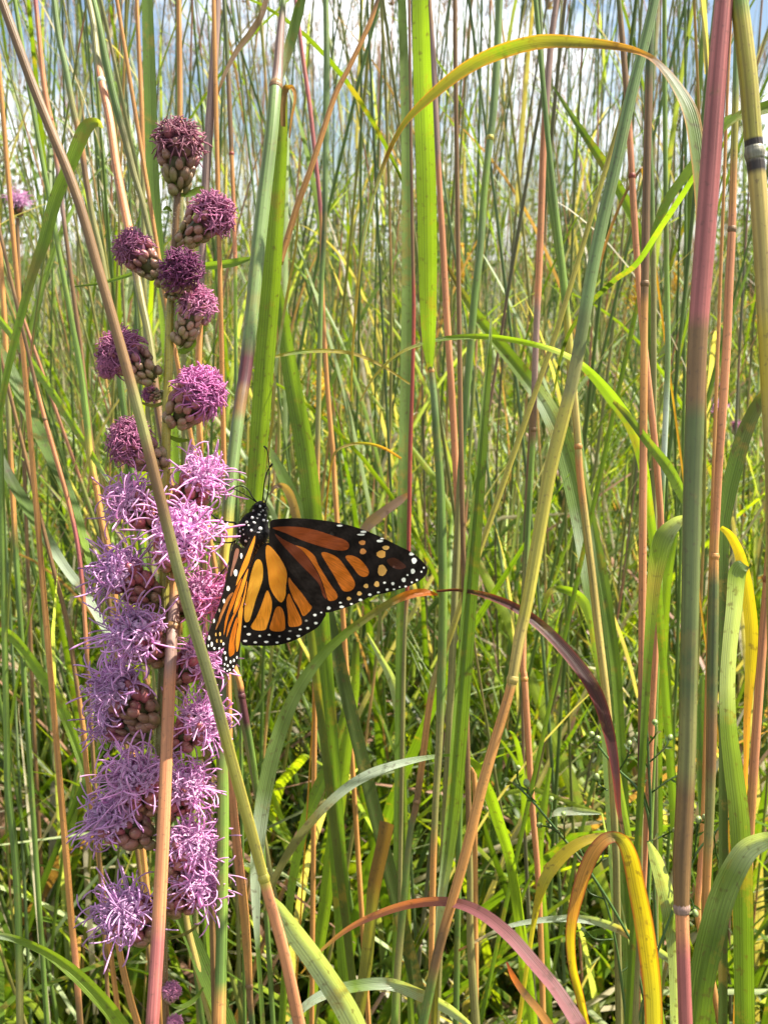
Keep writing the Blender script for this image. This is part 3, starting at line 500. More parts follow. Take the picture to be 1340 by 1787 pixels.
blazing_star('tall purple blazing star spike with many flower heads, the butterfly clinging to it',
    '311 318 12 b;308 370 12 b;305 430 13 b;300 500 14 o;296 560 15 e;294 640 16 e;291 720 16 e;289 800 17 e;286 900 18 e;287 1000 19 e;288 1100 19 o;284 1200 19 o;281 1300 19 o;279 1400 18 o;281 1500 18 o;284 1600 16 o;287 1700 13 b;290 1787 12 b', .315, H, rs,
    leaves=[('312 340 5 l;330 338 10 l;345 332 12 l;356 326 5 l', 30), ('300 368 3 l;292 362 7 l;285 366 3 l', 30), ('293 700 5 l;268 708 7 o;240 700 3 o', 30), ('292 760 5 l;312 768 9 l;330 768 4 l', 30),
            ('288 835 5 l;262 852 9 o;230 862 3 o', 20), ('285 1255 6 l;262 1265 10 l;235 1282 9 l;205 1290 3 o', 15), ('292 1325 4 l;325 1326 5 o;355 1322 4 o;375 1312 2 o', 20),
            ('295 1555 5 l;320 1562 9 l;345 1562 9 l;372 1556 3 l', 20), ('290 1640 5 o;325 1630 6 o;350 1612 3 o', 20), ('292 1750 5 l;315 1758 8 l;340 1745 8 l;355 1724 3 l', 20), ('285 1060 5 o;262 1070 8 o;225 1068 8 o;195 1050 3 o', 20),
            ('298 905 4 l;330 900 14 l;352 905 14 l;368 900 3 l', 30), ('310 612 6 l;322 612 12 l;336 600 14 G;340 590 4 l', 20)])
H2 = [(30, 380, 30, 352, 21, -.004, 'open', 'd')]
blazing_star('small single-headed blazing star at the far left edge', '30 380 7 b;32 440 7 b;34 520 7 b;36 640 7 b', .85, H2, rs, wfac=2, group=None)
blazing_star('blurred lilac blazing star behind the rosy stalk, pale and upright', '1250 655 5 o;1252 760 6 o;1250 900 6 o', 1.05, [(1250, 700, 1250, 670, 14, 0, 'open', 'd'), (1250, 740, 1253, 712, 14, 0, 'open', 'd')], rs, wfac=2)
blazing_star('small dark purple blazing star bud low at the right edge', '1284 755 5 o;1284 820 5 o;1282 900 6 o', 1.0, [(1284, 765, 1285, 742, 12, 0, 'bud', 'b'), (1284, 800, 1286, 782, 12, 0, 'bud', 'b')], rs, wfac=2)

# ------------------------------------------------------------------ butterfly
S = 440/1340.0
def CP(cx, cy, d): return P(340+cx*S, 760+cy*S, d)
def sm_closed(p, sub=4):
    p = np.array(p, float); n = len(p); o = []
    for i in range(n):
        p0, p1, p2, p3 = p[(i-1) % n], p[i], p[(i+1) % n], p[(i+2) % n]
        for k in range(sub):
            t = k/sub; o.append(0.5*((2*p1)+(-p0+p2)*t+(2*p0-5*p1+4*p2-p3)*t*t+(-p0+3*p1-3*p2+p3)*t**3))
    return np.array(o)
def inside(pt, poly):
    x, y = pt; px, py = poly[:, 0], poly[:, 1]; qx, qy = np.roll(px, -1), np.roll(py, -1)
    c = ((py > y) != (qy > y)) & (x < (qx-px)*(y-py)/np.where(qy == py, 1e-9, qy-py)+px); return c.sum() % 2 == 1
def wing(name, par, outline, cells, spots, depth, base, curv=0):
    """one continuous sheet cut along the veins: black membrane, orange cells and pale spots"""
    out_ = sm_closed(outline, 4); polys = [(sm_closed(p, 3), col, 1) for p, col in cells]
    for s_ in spots:
        x, y, rx, ry = s_[:4]; g_ = np.linspace(0, 2*math.pi, 9, endpoint=False); polys.append((np.stack([x+rx*np.cos(g_)*(1+.15*np.sin(3*g_+x)), y+ry*np.sin(g_)], 1), s_[4] if len(s_) > 4 else (.75, .74, .68), 2))
    V = []; E = []
    def add(poly):
        k = len(V); V.extend([Vector(q) for q in poly]); E.extend([(k+i, k+(i+1) % len(poly)) for i in range(len(poly))])
    add(out_)
    for p, _, _ in polys: add(p)
    mn, mxx = out_.min(0), out_.max(0)
    for x in np.arange(mn[0], mxx[0], 22):
        for y in np.arange(mn[1], mxx[1], 22):
            if inside((x, y), out_): V.append(Vector((x+3*math.sin(y), y+3*math.cos(x))))
    vo, eo, fo, *_ = delaunay_2d_cdt(V, E, [], 0, 1e-4)
    vo = np.array([tuple(v) for v in vo]); FI = []; FM = []; FC = []
    for tri in fo:
        tri = list(tri)
        c = vo[tri].mean(0)
        if not inside(c, out_): continue
        mi = 0; col = np.array([.008, .006, .005])
        for p, cc, m_ in polys:
            if p[:, 0].min() <= c[0] <= p[:, 0].max() and p[:, 1].min() <= c[1] <= p[:, 1].max() and inside(c, p): mi = m_; col = np.array(cc)
        FI.append(tri); FM.append(mi); FC.append(col)
    used = sorted({i for t in FI for i in t}); mp_ = {k: i for i, k in enumerate(used)}; W = []
    for k in used:
        x, y = vo[k]; d = depth(x, y); rel = np.array([x, y])-np.array(base)
        W.append(CP(x, y, d+curv*math.sin(rel[0]/170.0)*.001+.00018*math.sin(rel[0]*.035+rel[1]*.05))-ORG[par.name])
    me = bpy.data.meshes.new(name); me.from_pydata([tuple(q) for q in W], [], [[mp_[i] for i in t] for t in FI])
    me.polygons.foreach_set('material_index', np.array(FM, np.int32)); me.polygons.foreach_set('use_smooth', np.ones(len(FI), bool))
    ca = me.color_attributes.new('Col', 'FLOAT_COLOR', 'CORNER'); ca.data.foreach_set('color', np.concatenate([np.repeat(np.array(FC), 3, 0), np.ones((len(FI)*3, 1))], 1).astype(np.float32).ravel())
    q = vo[np.array(FI).ravel()]-np.array(base); ul = me.uv_layers.new(name='UVMap'); ul.data.foreach_set('uv', np.stack([np.arctan2(q[:, 1], q[:, 0]), np.hypot(q[:, 0], q[:, 1])/400], 1).astype(np.float32).ravel())
    for m_ in (M_WBLACK, M_WORANGE, M_WWHITE): me.materials.append(m_)
    o = bpy.data.objects.new(name, me); COL.objects.link(o); o.parent = par; return o
bf = thing('butterfly', 'orange, black and white monarch butterfly clinging to the purple flower spike with wings half open', 'butterfly', CP(330, 520, .316))
px = .31/F*S
dR = lambda x, y: .311+(x-400)*px*.28+(y-560)*px*.05
dR2 = lambda x, y: .3095+(x-400)*px*.22+(y-560)*px*.05
dLf = lambda x, y: .3085-(320-x)*px*2.6
dLh = lambda x, y: .3105-(320-x)*px*2.2
OR1 = (.55, .17, .015); ORF = (.42, .12, .012); OR2 = (.22, .05, .012); OR3 = (.80, .32, .03); OR4 = (.85, .44, .05); BR = (.13, .03, .01); TN = (.62, .36, .10); WH = (.8, .8, .74)
wing('forewing', bf,
  [(398, 500), (405, 452), (480, 441), (560, 440), (650, 447), (740, 460), (830, 480), (920, 510), (1010, 550), (1090, 590), (1150, 620), (1200, 660), (1230, 695), (1236, 722), (1220, 750), (1190, 775), (1140, 800), (1080, 820), (1010, 838), (940, 855), (880, 882), (830, 905), (770, 925), (712, 941), (670, 935), (590, 880), (500, 780), (420, 640), (395, 570)],
  [([(412, 492), (470, 484), (560, 487), (650, 505), (740, 535), (800, 557), (820, 582), (812, 604), (780, 612), (720, 604), (650, 584), (560, 553), (480, 518)], OR2),
   ([(425, 522), (470, 552), (530, 582), (560, 600), (600, 650), (640, 710), (665, 760), (690, 830), (700, 870), (680, 850), (665, 800), (635, 760), (595, 720), (545, 668), (490, 608), (450, 562)], BR),
   ([(535, 584), (590, 602), (636, 640), (655, 685), (690, 742), (720, 792), (757, 845), (750, 872), (716, 880), (702, 860), (690, 815), (668, 755), (640, 702), (600, 645), (565, 605)], ORF),
   ([(672, 627), (700, 622), (760, 650), (800, 700), (843, 765), (850, 800), (830, 825), (792, 828), (770, 800), (740, 745), (700, 680)], ORF),
   ([(800, 647), (830, 637), (880, 660), (920, 710), (922, 740), (900, 752), (870, 740), (840, 700)], ORF),
   ([(1020, 662), (1060, 650), (1110, 682), (1120, 702), (1080, 712), (1040, 694)], (.05, .016, .01))],
  [(890, 570, 18, 13, (.5, .2, .05)), (893, 616, 17, 16, (.5, .2, .05)), (1015, 597, 19, 12, TN), (991, 631, 25, 21, (.55, .28, .06)), (994, 717, 24, 31, (.6, .32, .08)), (910, 800, 13, 12, TN), (967, 790, 14, 16, TN), (874, 840, 13, 12, TN), (818, 867, 12, 10, TN)]
  + [(x, y, a*.88, b*.88, WH) for x, y, a, b in [(770, 479, 18, 6), (897, 512, 19, 7), (884, 527, 24, 6), (982, 561, 20, 8), (996, 548, 13, 5), (1151, 630, 16, 10), (1165, 666, 16, 19), (1158, 722, 13, 16), (1110, 768, 13, 14), (1052, 788, 10, 10), (1008, 783, 9, 7), (1130, 742, 6, 6), (1204, 725, 6, 7), (1217, 703, 6, 7), (1180, 768, 7, 7), (1153, 781, 6, 6), (1120, 803, 8, 6), (1088, 805, 5, 5), (1058, 818, 8, 5), (1022, 820, 9, 8), (975, 834, 9, 6), (930, 846, 11, 8), (880, 874, 12, 8), (832, 896, 9, 6), (780, 911, 14, 8), (773, 889, 9, 6), (711, 918, 12, 11)]],
  dR, (400, 500), 1.2)
wing('hindwing', bf,
  [(352, 590), (378, 572), (408, 578), (450, 640), (500, 715), (560, 790), (625, 860), (693, 938), (684, 975), (652, 1020), (600, 1052), (540, 1085), (480, 1106), (430, 1116), (370, 1119), (310, 1117), (250, 1111), (250, 1040), (256, 960), (268, 860), (292, 720), (320, 640)],
  [([(322, 668), (345, 660), (360, 690), (362, 750), (350, 800), (325, 870), (305, 940), (290, 985), (270, 992), (262, 960), (268, 890), (285, 800), (300, 730)], OR4),
   ([(378, 592), (395, 585), (430, 620), (470, 680), (490, 735), (484, 800), (482, 850), (465, 885), (445, 880), (415, 840), (395, 790), (388, 720), (378, 650)], OR3),
   ([(382, 825), (400, 850), (410, 890), (405, 940), (385, 1010), (370, 1035), (320, 1035), (298, 1015), (325, 970), (355, 900)], OR3),
   ([(440, 910), (460, 915), (475, 950), (480, 1000), (475, 1035), (430, 1042), (398, 1028), (410, 980), (425, 930)], OR1),
   ([(500, 840), (520, 880), (550, 940), (568, 985), (560, 1010), (520, 1018), (498, 1010), (495, 950), (487, 880)], OR1),
   ([(500, 755), (520, 780), (570, 840), (605, 890), (622, 915), (600, 945), (575, 960), (555, 920), (520, 860), (498, 790)], OR1)],
  [(x, y, a*.88, b*.88, WH) for x, y, a, b in [(268, 1093, 13, 7), (321, 1100, 11, 7), (380, 1098, 14, 7), (437, 1101, 10, 6), (498, 1082, 12, 7), (550, 1066, 12, 7), (600, 1025, 10, 8), (643, 998, 11, 8), (638, 955, 11, 8), (672, 941, 6, 5), (287, 1057, 13, 8), (345, 1066, 8, 7), (395, 1060, 9, 6), (560, 1031, 10, 6), (266, 1016, 8, 6)]]
  + [(505, 1040, 9, 5, (.3, .28, .25)), (592, 985, 8, 6, (.25, .23, .2)), (450, 1068, 6, 5, (.4, .38, .34))],
  dR2, (380, 560), .8)
wing('hindwing', bf,
  [(285, 700), (290, 740), (272, 830), (262, 900), (256, 980), (247, 1080), (240, 1140), (232, 1190), (208, 1240), (176, 1264), (152, 1244), (145, 1195), (155, 1130), (168, 1060), (195, 960), (235, 820)],
  [([(278, 770), (270, 840), (256, 900), (240, 960), (228, 1000), (232, 940), (250, 850)], OR3),
   ([(256, 912), (250, 980), (243, 1060), (232, 1130), (222, 1150), (218, 1090), (230, 1010), (242, 950)], OR3),
   ([(224, 965), (224, 1020), (212, 1090), (212, 1150), (196, 1172), (182, 1170), (182, 1110), (196, 1040)], OR1)],
  [(x, y, a, b, WH) for x, y, a, b in [(160, 1156, 6, 9), (166, 1186, 5, 11), (190, 1204, 5, 9), (208, 1196, 5, 9), (175, 1224, 5, 7), (159, 1217, 4, 7), (186, 1246, 5, 6), (205, 1228, 5, 6), (158, 1241, 4, 5), (224, 1180, 4, 8), (172, 1252, 4, 5)]],
  dLh, (310, 560))
wing('forewing', bf,
  [(322, 520), (327, 545), (312, 620), (292, 700), (276, 780), (252, 880), (215, 980), (185, 1060), (165, 1112), (135, 1142), (95, 1150), (66, 1142), (58, 1105), (72, 1050), (105, 965), (135, 880), (160, 790), (180, 690), (198, 600), (215, 570), (260, 600), (290, 560)],
  [([(320, 532), (318, 570), (300, 630), (282, 690), (250, 745), (218, 800), (240, 720), (272, 640), (300, 572)], OR3),
   ([(284, 706), (274, 760), (255, 830), (228, 900), (205, 945), (215, 890), (240, 810), (262, 750)], OR3),
   ([(250, 760), (232, 820), (205, 900), (180, 960), (160, 1040), (154, 1060), (160, 990), (185, 900), (222, 805)], OR1),
   ([(250, 856), (236, 910), (205, 975), (178, 1050), (168, 1070), (178, 1010), (205, 950)], OR1),
   ([(205, 835), (180, 885), (150, 950), (130, 1000), (110, 1035), (125, 980), (155, 900), (180, 850)], (.4, .16, .05)),
   ([(235, 608), (228, 650), (210, 700), (196, 745), (188, 740), (200, 680), (212, 620), (222, 600)], (.30, .16, .12))],
  [(247, 640, 6, 15, WH), (217, 730, 10, 19, WH), (177, 813, 9, 14, WH), (155, 880, 7, 12, WH), (130, 930, 5, 10, (.5, .4, .3)), (102, 985, 5, 12, WH)]
  + [(x, y, a, b, WH) for x, y, a, b in [(76, 1076, 6, 14), (90, 1110, 6, 14), (72, 1118, 4, 8), (104, 1132, 6, 7), (130, 1132, 6, 6), (152, 1108, 5, 8)]]
  + [(x, y, a, b, TN) for x, y, a, b in [(118, 1092, 5, 11), (134, 1056, 5, 11), (140, 1094, 5, 8), (112, 1058, 4, 10)]],
  dLf, (320, 530))
# body: one lofted surface from the abdomen's tip to the face
bd = MB(); BP = [(300, 830, 10, .322), (305, 800, 26, .322), (312, 740, 34, .321), (322, 680, 37, .319), (330, 630, 40, .317), (328, 590, 56, .3165), (315, 545, 82, .316), (312, 500, 88, .316), (320, 462, 74, .3155), (334, 428, 50, .315), (340, 410, 34, .315), (345, 392, 36, .3148), (348, 374, 33, .3145), (350, 358, 22, .3144), (352, 348, 7, .3143)]
Bp = spline(np.array([list(CP(x, y, d))+[r*px] for x, y, r, d in BP]), 4)
cb = np.tile(np.array([.009, .008, .009]), (len(Bp), 1)); tube(bd, Bp[:, :3], Bp[:, 3], cb, 22)
for (x, y, d, r) in [(328, 372, .3125, 15), (368, 370, .313, 14)]: blob(bd, CP(x, y, d), (0, 0, 1), r*px*1.1, r*px, (.004, .004, .005), 8, 12)
def body_front(x, y):
    best = None
    for i in range(len(Bp)):
        q = Bp[i, :3]-CAM; dd = q@FW; sx = 670+F*q[0]/dd; sy = 893.5-F*(q@UP)/dd; cx, cy = (sx-340)/S, (sy-760)/S; r = Bp[i, 3]/px
        k = ((x-cx)**2+(y-cy)**2)
        if best is None or k < best[0]: best = (k, dd, r)
    h = math.sqrt(max(best[2]**2-best[0], .02*best[2]**2))*px; return best[1]-h
rb = np.random.RandomState(2)
for (x, y, a, b_) in [(347, 376, 8, 8), (372, 380, 6, 7), (322, 380, 7, 6), (314, 400, 9, 8), (342, 420, 9, 7), (305, 437, 8, 9), (276, 461, 9, 8), (316, 463, 10, 6), (348, 495, 11, 11), (366, 450, 9, 8), (243, 510, 7, 9), (262, 525, 7, 6), (300, 505, 7, 9), (240, 546, 7, 6), (272, 560, 9, 9), (285, 478, 6, 5), (226, 527, 6, 7), (236, 568, 8, 6), (262, 590, 8, 5), (338, 515, 10, 5), (373, 425, 6, 7), (362, 398, 6, 6), (240, 490, 7, 6), (386, 455, 4, 7), (290, 545, 6, 5), (332, 440, 5, 4), (258, 500, 5, 6), (352, 405, 5, 4)]:
    d = body_front(x, y)-.00003; blob(bd, CP(x, y, d), RT*1.0+UP*rb.randn()*.4, a*px, b_*px, (.78, .78, .76), 5, 8)
for i in range(1500):
    k = rb.randint(4, len(Bp)-6); ang = rb.rand()*2*math.pi; t = nrm(Bp[k+1, :3]-Bp[k, :3]); o_ = nrm(np.cross(t, rb.randn(3))); p0 = Bp[k, :3]+o_*Bp[k, 3]*.97
    gold = (k < 24 and rb.rand() < .5); L_ = .0011*(.5+rb.rand())
    tube(bd, [p0, p0+(o_-t*.6)*L_*.6, p0+(o_*.8-t*1.3)*L_], [.00004, .00003, .00001], (.35, .2, .06) if gold else (.02, .018, .018), 3, capt=False)
bd.build('body', M_BODY, bf)
def limb(name, pts, r0, r1, club=0):
    A = spline(np.array([CP(x, y, d) for x, y, d in pts]), 6); r = np.linspace(r0, r1, len(A))
    if club: r[-6:] = club; r[-1] = club*.4
    mb = MB(); tube(mb, A, r, (.010, .008, .008), 8); return mb.build(name, M_BODY, bf)
limb('antenna', [(358, 362, .3128), (364, 310, .311), (370, 250, .309), (384, 195, .308), (400, 168, .307), (412, 148, .306)], .00019, .00017, .00030)
limb('antenna', [(375, 362, .3135), (388, 310, .312), (395, 240, .312), (396, 170, .312), (390, 105, .312), (382, 72, .312), (366, 55, .312)], .00019, .00017, .00030)
limb('proboscis', [(330, 356, .3128), (305, 325, .311), (285, 290, .3105), (255, 270, .310), (225, 270, .310), (195, 288, .310), (160, 300, .311)], .00020, .00014)
limb('leg', [(325, 352, .314), (280, 322, .312), (230, 295, .309), (170, 265, .308), (110, 240, .308), (66, 240, .309)], .00018, .00010)
limb('leg', [(225, 480, .314), (208, 463, .313), (160, 458, .311), (115, 440, .310), (85, 415, .310), (58, 390, .311)], .00034, .00017)
limb('leg', [(215, 565, .314), (180, 570, .313), (150, 569, .312), (120, 568, .312)], .00028, .00014)
limb('leg', [(215, 560, .314), (196, 580, .312), (186, 640, .310), (180, 680, .309), (150, 720, .308), (122, 755, .308), (105, 795, .309)], .00030, .00015)
limb('leg', [(222, 575, .314), (205, 600, .313), (200, 680, .312), (190, 740, .311), (150, 800, .311)], .00026, .00014)

# ------------------------------------------------------------------ wiry sprigs with round buds, lower right
def sprig(label, main, branches, dep, group='wiry sprigs with round pale buds at the lower right'):
    pts, r, c = unpack(main, dep); A = spline(pts, 5); R_ = np.interp(np.linspace(0, len(r)-1, len(A)), np.arange(len(r)), r); C_ = np.tile(np.array([.06, .12, .03]), (len(A), 1))
    A, R_, C_ = to_ground(A, R_, C_); th = thing('budding_sprig', label, 'sprig', A[-1], group)
    mb = MB(); tube(mb, A, R_, C_, 6); mb.build('stem', M_STEM, th); q = np.random.RandomState(len(main))
    for br in branches:
        B = spline(np.array([P(x, y, dep+.004*q.randn()) for x, y in br]), 4); mb = MB(); tube(mb, B, 1.6*dep/F, (.07, .13, .03), 5)
        for k in range(2, len(B)-2, 2):       # scale leaves
            t = nrm(B[k+1]-B[k]); o_ = nrm(np.cross(t, FW)*(1 if k % 4 else -1)+t*.8); ribbon(mb, [B[k], B[k]+o_*.0016, B[k]+o_*.003], [.0003, .0005, .0001], np.repeat(np.cross(o_, FW)[None], 3, 0), (.08, .15, .03), 2, .2)
        mb.build('branch', M_LEAF, th)
        bb = MB(); R0 = (5+2.5*q.rand())*dep/F; t = nrm(B[-1]-B[-2]); blob(bb, B[-1]+t*R0*.6, t, R0*1.1, R0*.8, (.14, .22, .05), 7, 9, 0, (.32, .38, .16)); bb.build('bud', M_BRACT, th)
sprig('wiry budding sprig leaning across in front of the salmon stalk', '895 1365 4 g;930 1400 4 g;980 1460 5 g;1020 1510 5 g;1060 1570 5 g;1100 1640 5 g',
      [[(900, 1370), (885, 1362)], [(915, 1385), (903, 1360), (904, 1342)], [(935, 1400), (925, 1390), (920, 1372)], [(985, 1465), (984, 1440), (983, 1422)], [(980, 1458), (960, 1445), (943, 1441)], [(1000, 1480), (970, 1500), (945, 1540)], [(960, 1430), (963, 1412), (962, 1396)]], .37)
sprig('tall budding sprig with forking tips between the purple blade and the rosy stalk', '1118 1230 3 g;1128 1270 4 g;1132 1340 5 g;1135 1420 5 g;1132 1520 5 g;1128 1640 5 g',
      [[(1130, 1300), (1145, 1280), (1143, 1262)], [(1130, 1280), (1118, 1250), (1116, 1228)], [(1134, 1330), (1160, 1305), (1168, 1290)], [(1135, 1385), (1170, 1360), (1205, 1345)], [(1130, 1340), (1116, 1310), (1113, 1286)], [(1134, 1420), (1120, 1370), (1119, 1345)], [(1130, 1470), (1155, 1460), (1175, 1450)]], .38)
sprig('budding sprig curving under the purple blade', '1034 1285 3 g;1050 1310 4 g;1080 1345 4 g;1110 1375 5 g;1130 1420 5 g;1140 1520 5 g',
      [[(1040, 1290), (1033, 1282)], [(1050, 1310), (1044, 1300), (1043, 1290)], [(1060, 1380), (1045, 1370), (1042, 1360)], [(1080, 1345), (1095, 1320), (1098, 1300)]], .39)
sprig('budding sprig right of the rosy stalk reaching to the right edge', '1285 1418 3 g;1265 1435 4 g;1240 1460 4 g;1215 1490 5 g;1195 1540 5 g;1170 1600 5 g;1140 1680 5 g',
      [[(1280, 1420), (1284, 1412)], [(1265, 1432), (1240, 1440), (1232, 1430)], [(1245, 1455), (1250, 1490), (1256, 1510)], [(1210, 1500), (1215, 1460), (1218, 1436)], [(1190, 1550), (1205, 1570), (1212, 1590)]], .36)
sprig('short budding sprig along the bottom right of centre', '1010 1480 3 g;1030 1520 4 g;1055 1570 4 g;1075 1650 4 g;1090 1760 5 g',
      [[(1030, 1520), (1050, 1500), (1052, 1480)], [(1055, 1570), (1030, 1560), (1020, 1545)], [(1070, 1640), (1040, 1640), (1020, 1625)], [(1080, 1700), (1105, 1680), (1115, 1660)]], .40)

# ------------------------------------------------------------------ the thicket behind
def pick(rr, tab):
    x = rr.rand()*sum(t[0] for t in tab)
    for t in tab:
        x -= t[0]
        if x <= 0: return t
    return tab[-1]
STALKS = [(32, 'green', (.09, .145, .025), (.14, .19, .04)), (9, 'blue-green', (.11, .165, .055), (.16, .21, .085)), (15, 'pink', (.17, .19, .04), (.42, .19, .10)), (20, 'tan', (.26, .24, .06), (.46, .27, .09)),
          (12, 'olive', (.19, .19, .06), (.28, .22, .09)), (6, 'brown', (.13, .12, .06), (.22, .13, .08))]
def gen_stalk(rr, x, y, detail, sb, lb, seed_head=True, kmul=1.0):
    """a tall grass culm: green sheaths below, bare coloured internodes above each, blades at the sheath tops"""
    kind = pick(rr, STALKS)
    if y > 2.8 and rr.rand() < .45: kind = STALKS[rr.choice([2, 3, 3, 5])]
    sh = np.array(kind[2])*(.7+.6*rr.rand()); it = np.array(kind[3])*(.75+.5*rr.rand())
    h = min(rr.uniform(.98, 1.32)+.2*y, 1.95); lean = rr.randn(2)*.10; bow = rr.randn(2)*.05; r0 = rr.uniform(.0010, .0020)*kmul*(1 if detail else 1.15)
    f = lambda t: np.array([x+lean[0]*h*t+bow[0]*math.sin(t*3), y+lean[1]*h*t+bow[1]*math.sin(t*3), h*t])
    ts = [0.0]; step = rr.uniform(.10, .17)
    while ts[-1] < .92: ts.append(ts[-1]+step*rr.uniform(.85, 1.2))
    ts[-1] = 1.0; pts = []; cs = []; rad = []; lv = []
    for i in range(len(ts)-1):
        a, b = ts[i], ts[i+1]; m = a+(b-a)*rr.uniform(.35, 1.0)
        if kind[1] in ('green', 'blue-green'): m = a+(b-a)*rr.uniform(.75, 1.0)
        rt = lambda t: r0*(1-.55*t)
        pts += [f(a+.002), f((a+m)/2), f(m-.002), f(m+.002), f(b-.004)]; cs += [sh, sh, sh, it, it]; rad += [rt(a)*1.15, rt(a)*1.1, rt(m)*1.05, rt(m)*.9, rt(b)*.88]; lv.append(m)
    tube(sb, pts, rad, cs, 4 if detail == 0 else 7, capt=False)
    for i, m in enumerate(lv):
        if m > .8 or rr.rand() < (.25 if detail else .45): continue
        p = f(m); ph = rr.rand()*6.28; out = np.array([math.cos(ph), math.sin(ph), 0]); Lf = rr.uniform(.14, .42)*(1.1-.5*m); w = rr.uniform(.0013, .0032)*(.75 if detail else 1)
        dry = rr.rand(); c = np.array([.12, .19, .02]) if dry < .5 else (np.array([.25, .32, .15]) if dry < .70 else (np.array([.32, .29, .20]) if dry < .93 else np.array([.26, .16, .14])))
        c = c*(.7+.7*rr.rand()); n = 6 if detail == 0 else 11; q = [p]; d = np.array([0, 0, 1.0])*1.0+out*rr.uniform(.15, .5); d = nrm(d); dr = rr.uniform(.05, .5)
        for j in range(n): d = nrm(d+np.array([0, 0, -dr*(j+1)*2.2/n/n*2])+out*.03); q.append(q[-1]+d*Lf/n)
        prof = np.sin(np.clip(np.linspace(.25, 1, n+1), 0, 1)*math.pi)**.6; prof[-1] = .02; sd = np.cross(out, [0, 0, 1.0]); tw = rr.uniform(-1.2, 1.2)*np.linspace(0, 1, n+1)
        W = np.cos(tw)[:, None]*sd+np.sin(tw)[:, None]*out
        ribbon(lb(), q, w*prof, W, c, 2, .35)
    if seed_head and h > 1.2:
        top = f(1.0); cc = np.array([.36, .23, .17])*(.6+.7*rr.rand())
        for j in range(rr.randint(3, 7)):
            d = nrm(np.array([rr.randn()*.35, rr.randn()*.35, 1.0])); Ls = rr.uniform(.05, .09); q = [top]
            for m_ in range(4): d = nrm(d+rr.randn(3)*.08); q.append(q[-1]+d*Ls/4)
            tube(sb, q, .0007, cc, 3, capt=False)
            for m_ in range(12):
                k = m_/12*4; i0 = int(k); pp = np.array(q[i0])*(1-k+i0)+np.array(q[i0+1])*(k-i0); o_ = nrm(d+rr.randn(3)*.35); sd = nrm(np.cross(o_, rr.randn(3)))
                ribbon(sb, [pp, pp+o_*.005, pp+o_*.010], [.0005, .0016, .0002], np.repeat(sd[None], 3, 0), cc*(.7+.7*rr.rand()), 1, 0)
    return kind[1], h, lean[0]
def wedge(rr, d0, d1, margin=.35):
    while True:
        y = math.sqrt(rr.uniform(d0*d0, d1*d1)); x = rr.uniform(-1, 1)*(.40*y+margin)
        return x, y
def th_r(sb): v = sb.v[0].reshape(-1, 7, 3)[0]; return float(np.linalg.norm(v[0]-v.mean(0)))
def where(x, y):
    sx = 670+F*x/y
    w_ = ('at the left edge' if sx < 90 else 'left of the flower spike' if sx < 200 else 'behind the flower spike' if sx < 330 else 'behind the thick blue-green stalk' if sx < 450 else 'behind the butterfly' if sx < 600 else
          'behind the butterfly\'s wing tip' if sx < 720 else 'behind the wide glowing blade' if sx < 800 else 'left of the leaning teal stalk' if sx < 940 else 'right of the leaning teal stalk' if sx < 1100 else 'left of the thick rosy stalk' if sx < 1230 else 'at the right edge')
    return w_, ('nearest row' if y < .75 else 'near row' if y < .95 else 'middle row' if y < 1.2 else 'back row' if y < 1.45 else 'farthest row')
rr = np.random.RandomState(77); cand = []
for i in range(245):
    x, y = wedge(rr, .56, 1.65, .05); s_ = (x+.03)*math.sin(SUN_AZ)+(y-.3)*math.cos(SUN_AZ); l_ = abs((x+.03)*math.cos(SUN_AZ)-(y-.3)*math.sin(SUN_AZ))
    if not (0 < s_ < .65 and l_ < .09): cand.append((y, x))
cand.sort()
for (y, x) in cand:
    sb = MB(); leaves = []
    def lb(): leaves.append(MB()); return leaves[-1]
    org = (x, y, 0)
    th = thing('grass_stalk', '', 'grass stalk', org, 'slender grass stalks of the thicket')
    kind, h, ln = gen_stalk(rr, x, y, 1, sb, lb)
    w_, row = where(x, y); th['label'] = f'{"bare" if len(leaves) < 2 else "sparse" if len(leaves) < 4 else "leafy"} {"tall" if h > 1.38 else "shorter"}{" thin" if th_r(sb) < .0017 else ""} {kind} grass stalk {"leaning left" if ln < -.06 else "leaning right" if ln > .06 else "upright"}, {w_}, {row}'
    sb.build('stem', M_BGSTEM, th)
    for l_ in leaves: l_.build('leaf', M_BGLEAF, th)
# everything farther off, too many to count
sb = MB(); lbm = MB()
for i in range(1700):
    x, y = wedge(rr, 1.1, 7.5, .8) if i < 1150 else wedge(rr, 4, 9.5, .8); gen_stalk(rr, x, y, 0, sb, lambda: lbm, kmul=1.15 if y > 3 else 1)
tag(sb.build('tall_grass_stems', M_BGSTEM), 'distant crowd of green, tan and pink grass stems with reddish seed heads', 'tall grass', kind='stuff')
tag(lbm.build('tall_grass_leaves', M_BGLEAF), 'distant crowd of long green and straw grass leaves', 'tall grass', kind='stuff')
